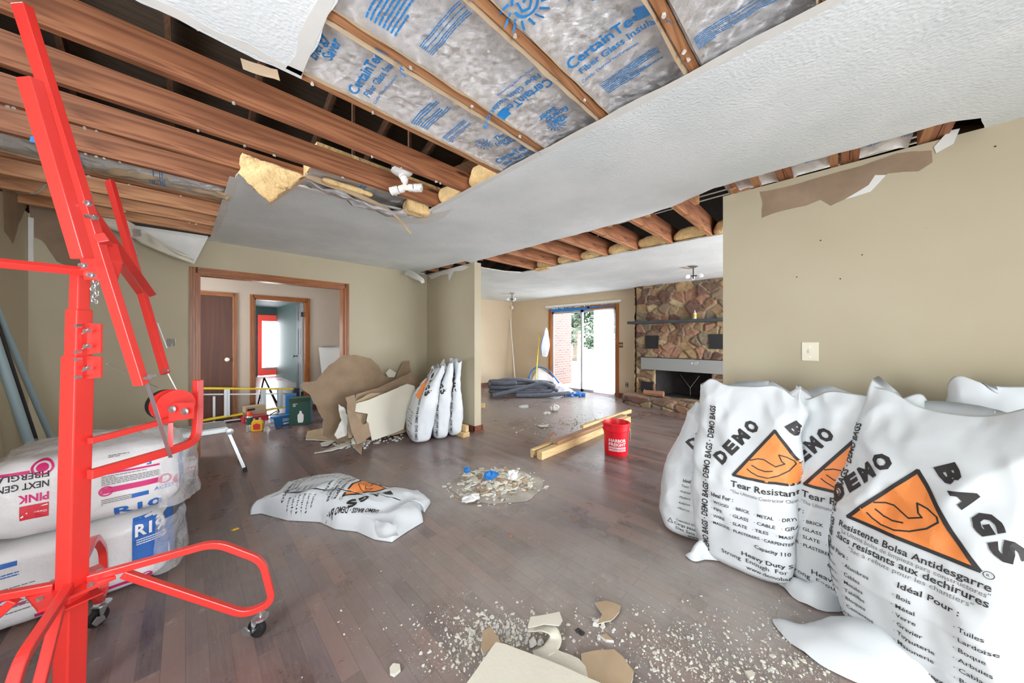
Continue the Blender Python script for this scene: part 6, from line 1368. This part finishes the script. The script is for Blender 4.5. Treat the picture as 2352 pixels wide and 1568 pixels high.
def demobag(lab, loc, phi, which='en', side=-.245, parts=None, dx=0, dy=0, sideang=None, g='white demolition bags by the right wall', nth=150, nv=120, **k):
    P, M = bagshape(Vector(loc), phi, **k)
    t = thing('demolition_bag', lab, 'bag', loc, g)
    mb = MB().grid(lambda u, v: P(2*math.pi*u, v), nth, nv, wrap=True)
    n = nth; mb.f.append(list(range(n))[::-1]); mb.m.append(0)
    # folded-in mouth
    top = [mb.v[(nv-1)*n+i] for i in range(n)]; c = sum(top, Vector())/n; b0 = len(mb.v); mb.v += [p.lerp(c, .25)-Vector((0, 0, .05)) for p in top]
    for i in range(n): mb.f.append([(nv-1)*n+i, (nv-1)*n+(i+1) % n, b0+(i+1) % n, b0+i]); mb.m.append(0)
    mb.f.append([b0+i for i in range(n)]); mb.m.append(0)
    o = mb.build('sack', MAT['bag'], t, smooth=0)
    bv = bvh_of([o]); X = M.to_3x3() @ Vector((1, 0, 0)); O = Vector(loc)
    for key, tr in [(k_, q_) for k_, v_ in printset(which, side).items() for q_ in (v_ if isinstance(v_[0], list) else [v_])]:
        if parts and key not in parts: continue
        if 'lean' in k: tr = [tuple((a+k['lean'][0]*(b/k['Hh'])**2, b) for a, b in q) for q in tr]
        if dx and key != 'side_lettering': tr = [tuple((a+dx, b+dy) for a, b in q) for q in tr]
        X2 = X; O2 = O
        if sideang is not None and key == 'side_lettering':
            X2 = Matrix.Rotation(R(phi+sideang), 3, 'Z') @ Vector((1, 0, 0)); O2 = O+X*k['Wd']*.25
        stamp(NM[key], tr, O2, X2, (0, 0, 1), MAT[INK[key]], t, bv, .0022 if key == 'orange' else .0034, reach=.8, maxd=1.6)
    return t, P
# right hand group
tb, _ = demobag('white demolition bag at the left front of the right wall group, Tear Resistant side showing', (2.37, .40, 0), -92, dx=.14, side=-.15, Wd=.50, Hh=1.04, Tt=.35, seed=2, lean=(0, .10), topw=.95)
tc_, _ = demobag('white demolition bag in the middle of the group, wedged between two bags', (2.45, -.04, 0), -97, dx=0.0, Wd=.50, Hh=1.03, Tt=.34, seed=7, lean=(.02, .10), topw=.9)
td, _ = demobag('largest nearest white demolition bag with the big orange triangle and French lettering', (2.22, -.26, 0), -120, which='es', dx=-.02, dy=-.045, Wd=.55, Hh=1.07, Tt=.42, seed=11, lean=(.0, .22), topw=.95)
te, _ = demobag('white demolition bag hidden behind the nearest one, only its top and side showing', (2.57, -.66, 0), -100, which='es', Wd=.62, Hh=1.12, Tt=.40, seed=15, lean=(0, .06), ear=.03)
tf, _ = demobag('white demolition bag peeking out behind the left front bag', (2.52, .70, 0), -72, dx=.12, Wd=.46, Hh=.86, Tt=.36, seed=19, lean=(.16, .04), topw=.6, which='es')
tg, _ = demobag('white demolition bag cut by the right edge of the picture', (2.08, -.72, 0), -125, which='es', Wd=.50, Hh=1.05, Tt=.34, seed=23, lean=(0, .05))
# loose tails of the near bags lying on the floor
def tail(parent, pts, w, seed):
    pts = smoothpath(pts, 8); n = len(pts)
    def f(u, v):
        i = min(n-1, int(round(u*(n-1)))); p = pts[i]; t = (pts[min(i+1, n-1)]-pts[max(i-1, 0)]).normalized(); s = t.cross(Vector((0, 0, 1))).normalized()
        ww = w*max(.04, math.sin(math.pi*(.02+.5*u))); q = p+s*(v-.5)*ww; q.z = .006+.14*u*math.sin(math.pi*v)**.7+.012*noise.noise(q*14+Vector((seed, 0, 0))); q.z = max(.004, q.z); return q
    return MB().grid(f, n, 14).build('loose_tail', MAT['bag'], parent, smooth=0)
tail(td, [W(1776, 1424), W(1850, 1470), Vector((2.0, -.02, 0)), Vector((2.14, -.18, 0))], .34, 3)
tail(tb, [W(1574, 1276), W(1592, 1284), Vector((2.26, .60, 0)), Vector((2.34, .5, 0))], .10, 5)
tail(tc_, [W(1762, 1322), W(1810, 1345), Vector((2.28, .10, 0)), Vector((2.4, .0, 0))], .16, 6)
# three thin bags standing by the narrow wall
ng2 = 'white demolition bags by the narrow wall'
pl = ('title', 'side_lettering', 'body_text', 'orange')
demobag('front one of the three slumped white bags by the narrow wall', (2.22, 4.0, 0), -108, Wd=.60, Hh=.94, Tt=.30, seed=31, lean=(.08, .26), topw=.72, g=ng2, side=.0, sideang=62, parts=pl, nth=100, nv=90, ear=.02)
demobag('middle one of the three slumped white bags by the narrow wall', (2.47, 3.92, 0), -108, Wd=.50, Hh=1.0, Tt=.22, seed=35, lean=(.05, .12), topw=.72, g=ng2, side=.0, sideang=62, parts=pl, nth=100, nv=90, ear=.02)
demobag('back one of the three slumped white bags, leaning on the narrow wall', (2.68, 3.90, 0), -108, Wd=.50, Hh=1.04, Tt=.18, seed=39, lean=(.02, .05), topw=.75, g=ng2, side=.0, sideang=62, parts=pl, nth=100, nv=90, ear=.02)
# the bag lying on the floor
out = [(574, 1183), (640, 1140), (700, 1100), (745, 1092), (800, 1100), (850, 1118), (905, 1124), (962, 1124), (989, 1144), (975, 1166), (966, 1172), (972, 1200), (935, 1222), (900, 1246), (860, 1240), (820, 1222), (770, 1216), (735, 1200), (660, 1196), (600, 1180)]
oc = [W(px, py, .04 if py < 1170 else 0.0) for px, py in out]
c0 = sum(oc, Vector())/len(oc)
lb = thing('demolition_bag', 'mostly empty white demolition bag lying flat on the bare floor', 'bag', (c0.x, c0.y, 0))
oc2 = []
for i in range(len(oc)):
    for k in range(6): oc2.append(oc[i].lerp(oc[(i+1) % len(oc)], k/6))
axd = (oc[8]-oc[0]).normalized()
cA = oc[0].lerp(oc[9], .12); cB = oc[0].lerp(oc[9], .86); cA.z = cB.z = 0
def lie(u, v):
    i = int(round(u*len(oc2))) % len(oc2); e = oc2[i].copy(); e.z = 0
    s = max(0, min(1, (e-cA).dot(cB-cA)/(cB-cA).length_squared)); m = cA.lerp(cB, s); p = m.lerp(e, v)
    q = 1-v**2.4; hgt = .17*(q)**.55*(.55+.45*math.sin(math.pi*min(1, s*.9+.15)))+.012
    w = 1-v**8
    p.z = hgt*(1 if v < 1 else .05)+w*(.03*noise.noise(p*4.0+Vector((3, 1, 0)))+.016*(1-2*abs(noise.noise(p*7+Vector((5, 1, 0)))))+.006*noise.noise(p*19)); p.z = max(.004+.0*v, p.z)
    return p
mb = MB().grid(lambda u, v: lie(u, .02+.98*v), len(oc2), 44, wrap=True); b0 = len(mb.v)
mb.f.append(list(range(len(oc2))))
mb.f[-1] = mb.f[-1]; mb.m.append(0)
o = mb.build('sack', MAT['bag'], lb, smooth=0); bv = bvh_of([o])
# print runs from the closed tip (foot) toward the mouth, read from the far side
Vd = (Vector((1.25, 2.33, 0))-Vector((.45, 3.1, 0))).normalized(); Ud = Vd.cross(Vector((0, 0, 1)))
O = W(640, 1168, 0)
for key, tr in [(k_, q_) for k_, v_ in printset('es', -.27).items() for q_ in (v_ if isinstance(v_[0], list) else [v_])]:
    stamp(NM[key], [tuple((a, b) for a, b in q) for q in tr], O+Vd*.02+Ud*-.05, Ud, Vd, MAT[INK[key]], lb, bv, .0025 if key == 'orange' else .004, reach=.8)
# open mouth fold
def mouth(u, v):
    a = W(868, 1196, .05); b = W(916, 1212, .10); p = W(872, 1240, .0).lerp(W(918, 1230, .0), u); q = W(862, 1192, .10).lerp(W(912, 1206, .13), u)
    r = p.lerp(q, v); r += Vector((-.3, -.3, 0))*.12*math.sin(math.pi*v)*(.5+.5*math.sin(u*3.1)); r.z = max(.006, r.z+.01*noise.noise(r*15)); return r
MB().grid(mouth, 14, 12).build('mouth_fold', MAT['bag'], lb, smooth=0)
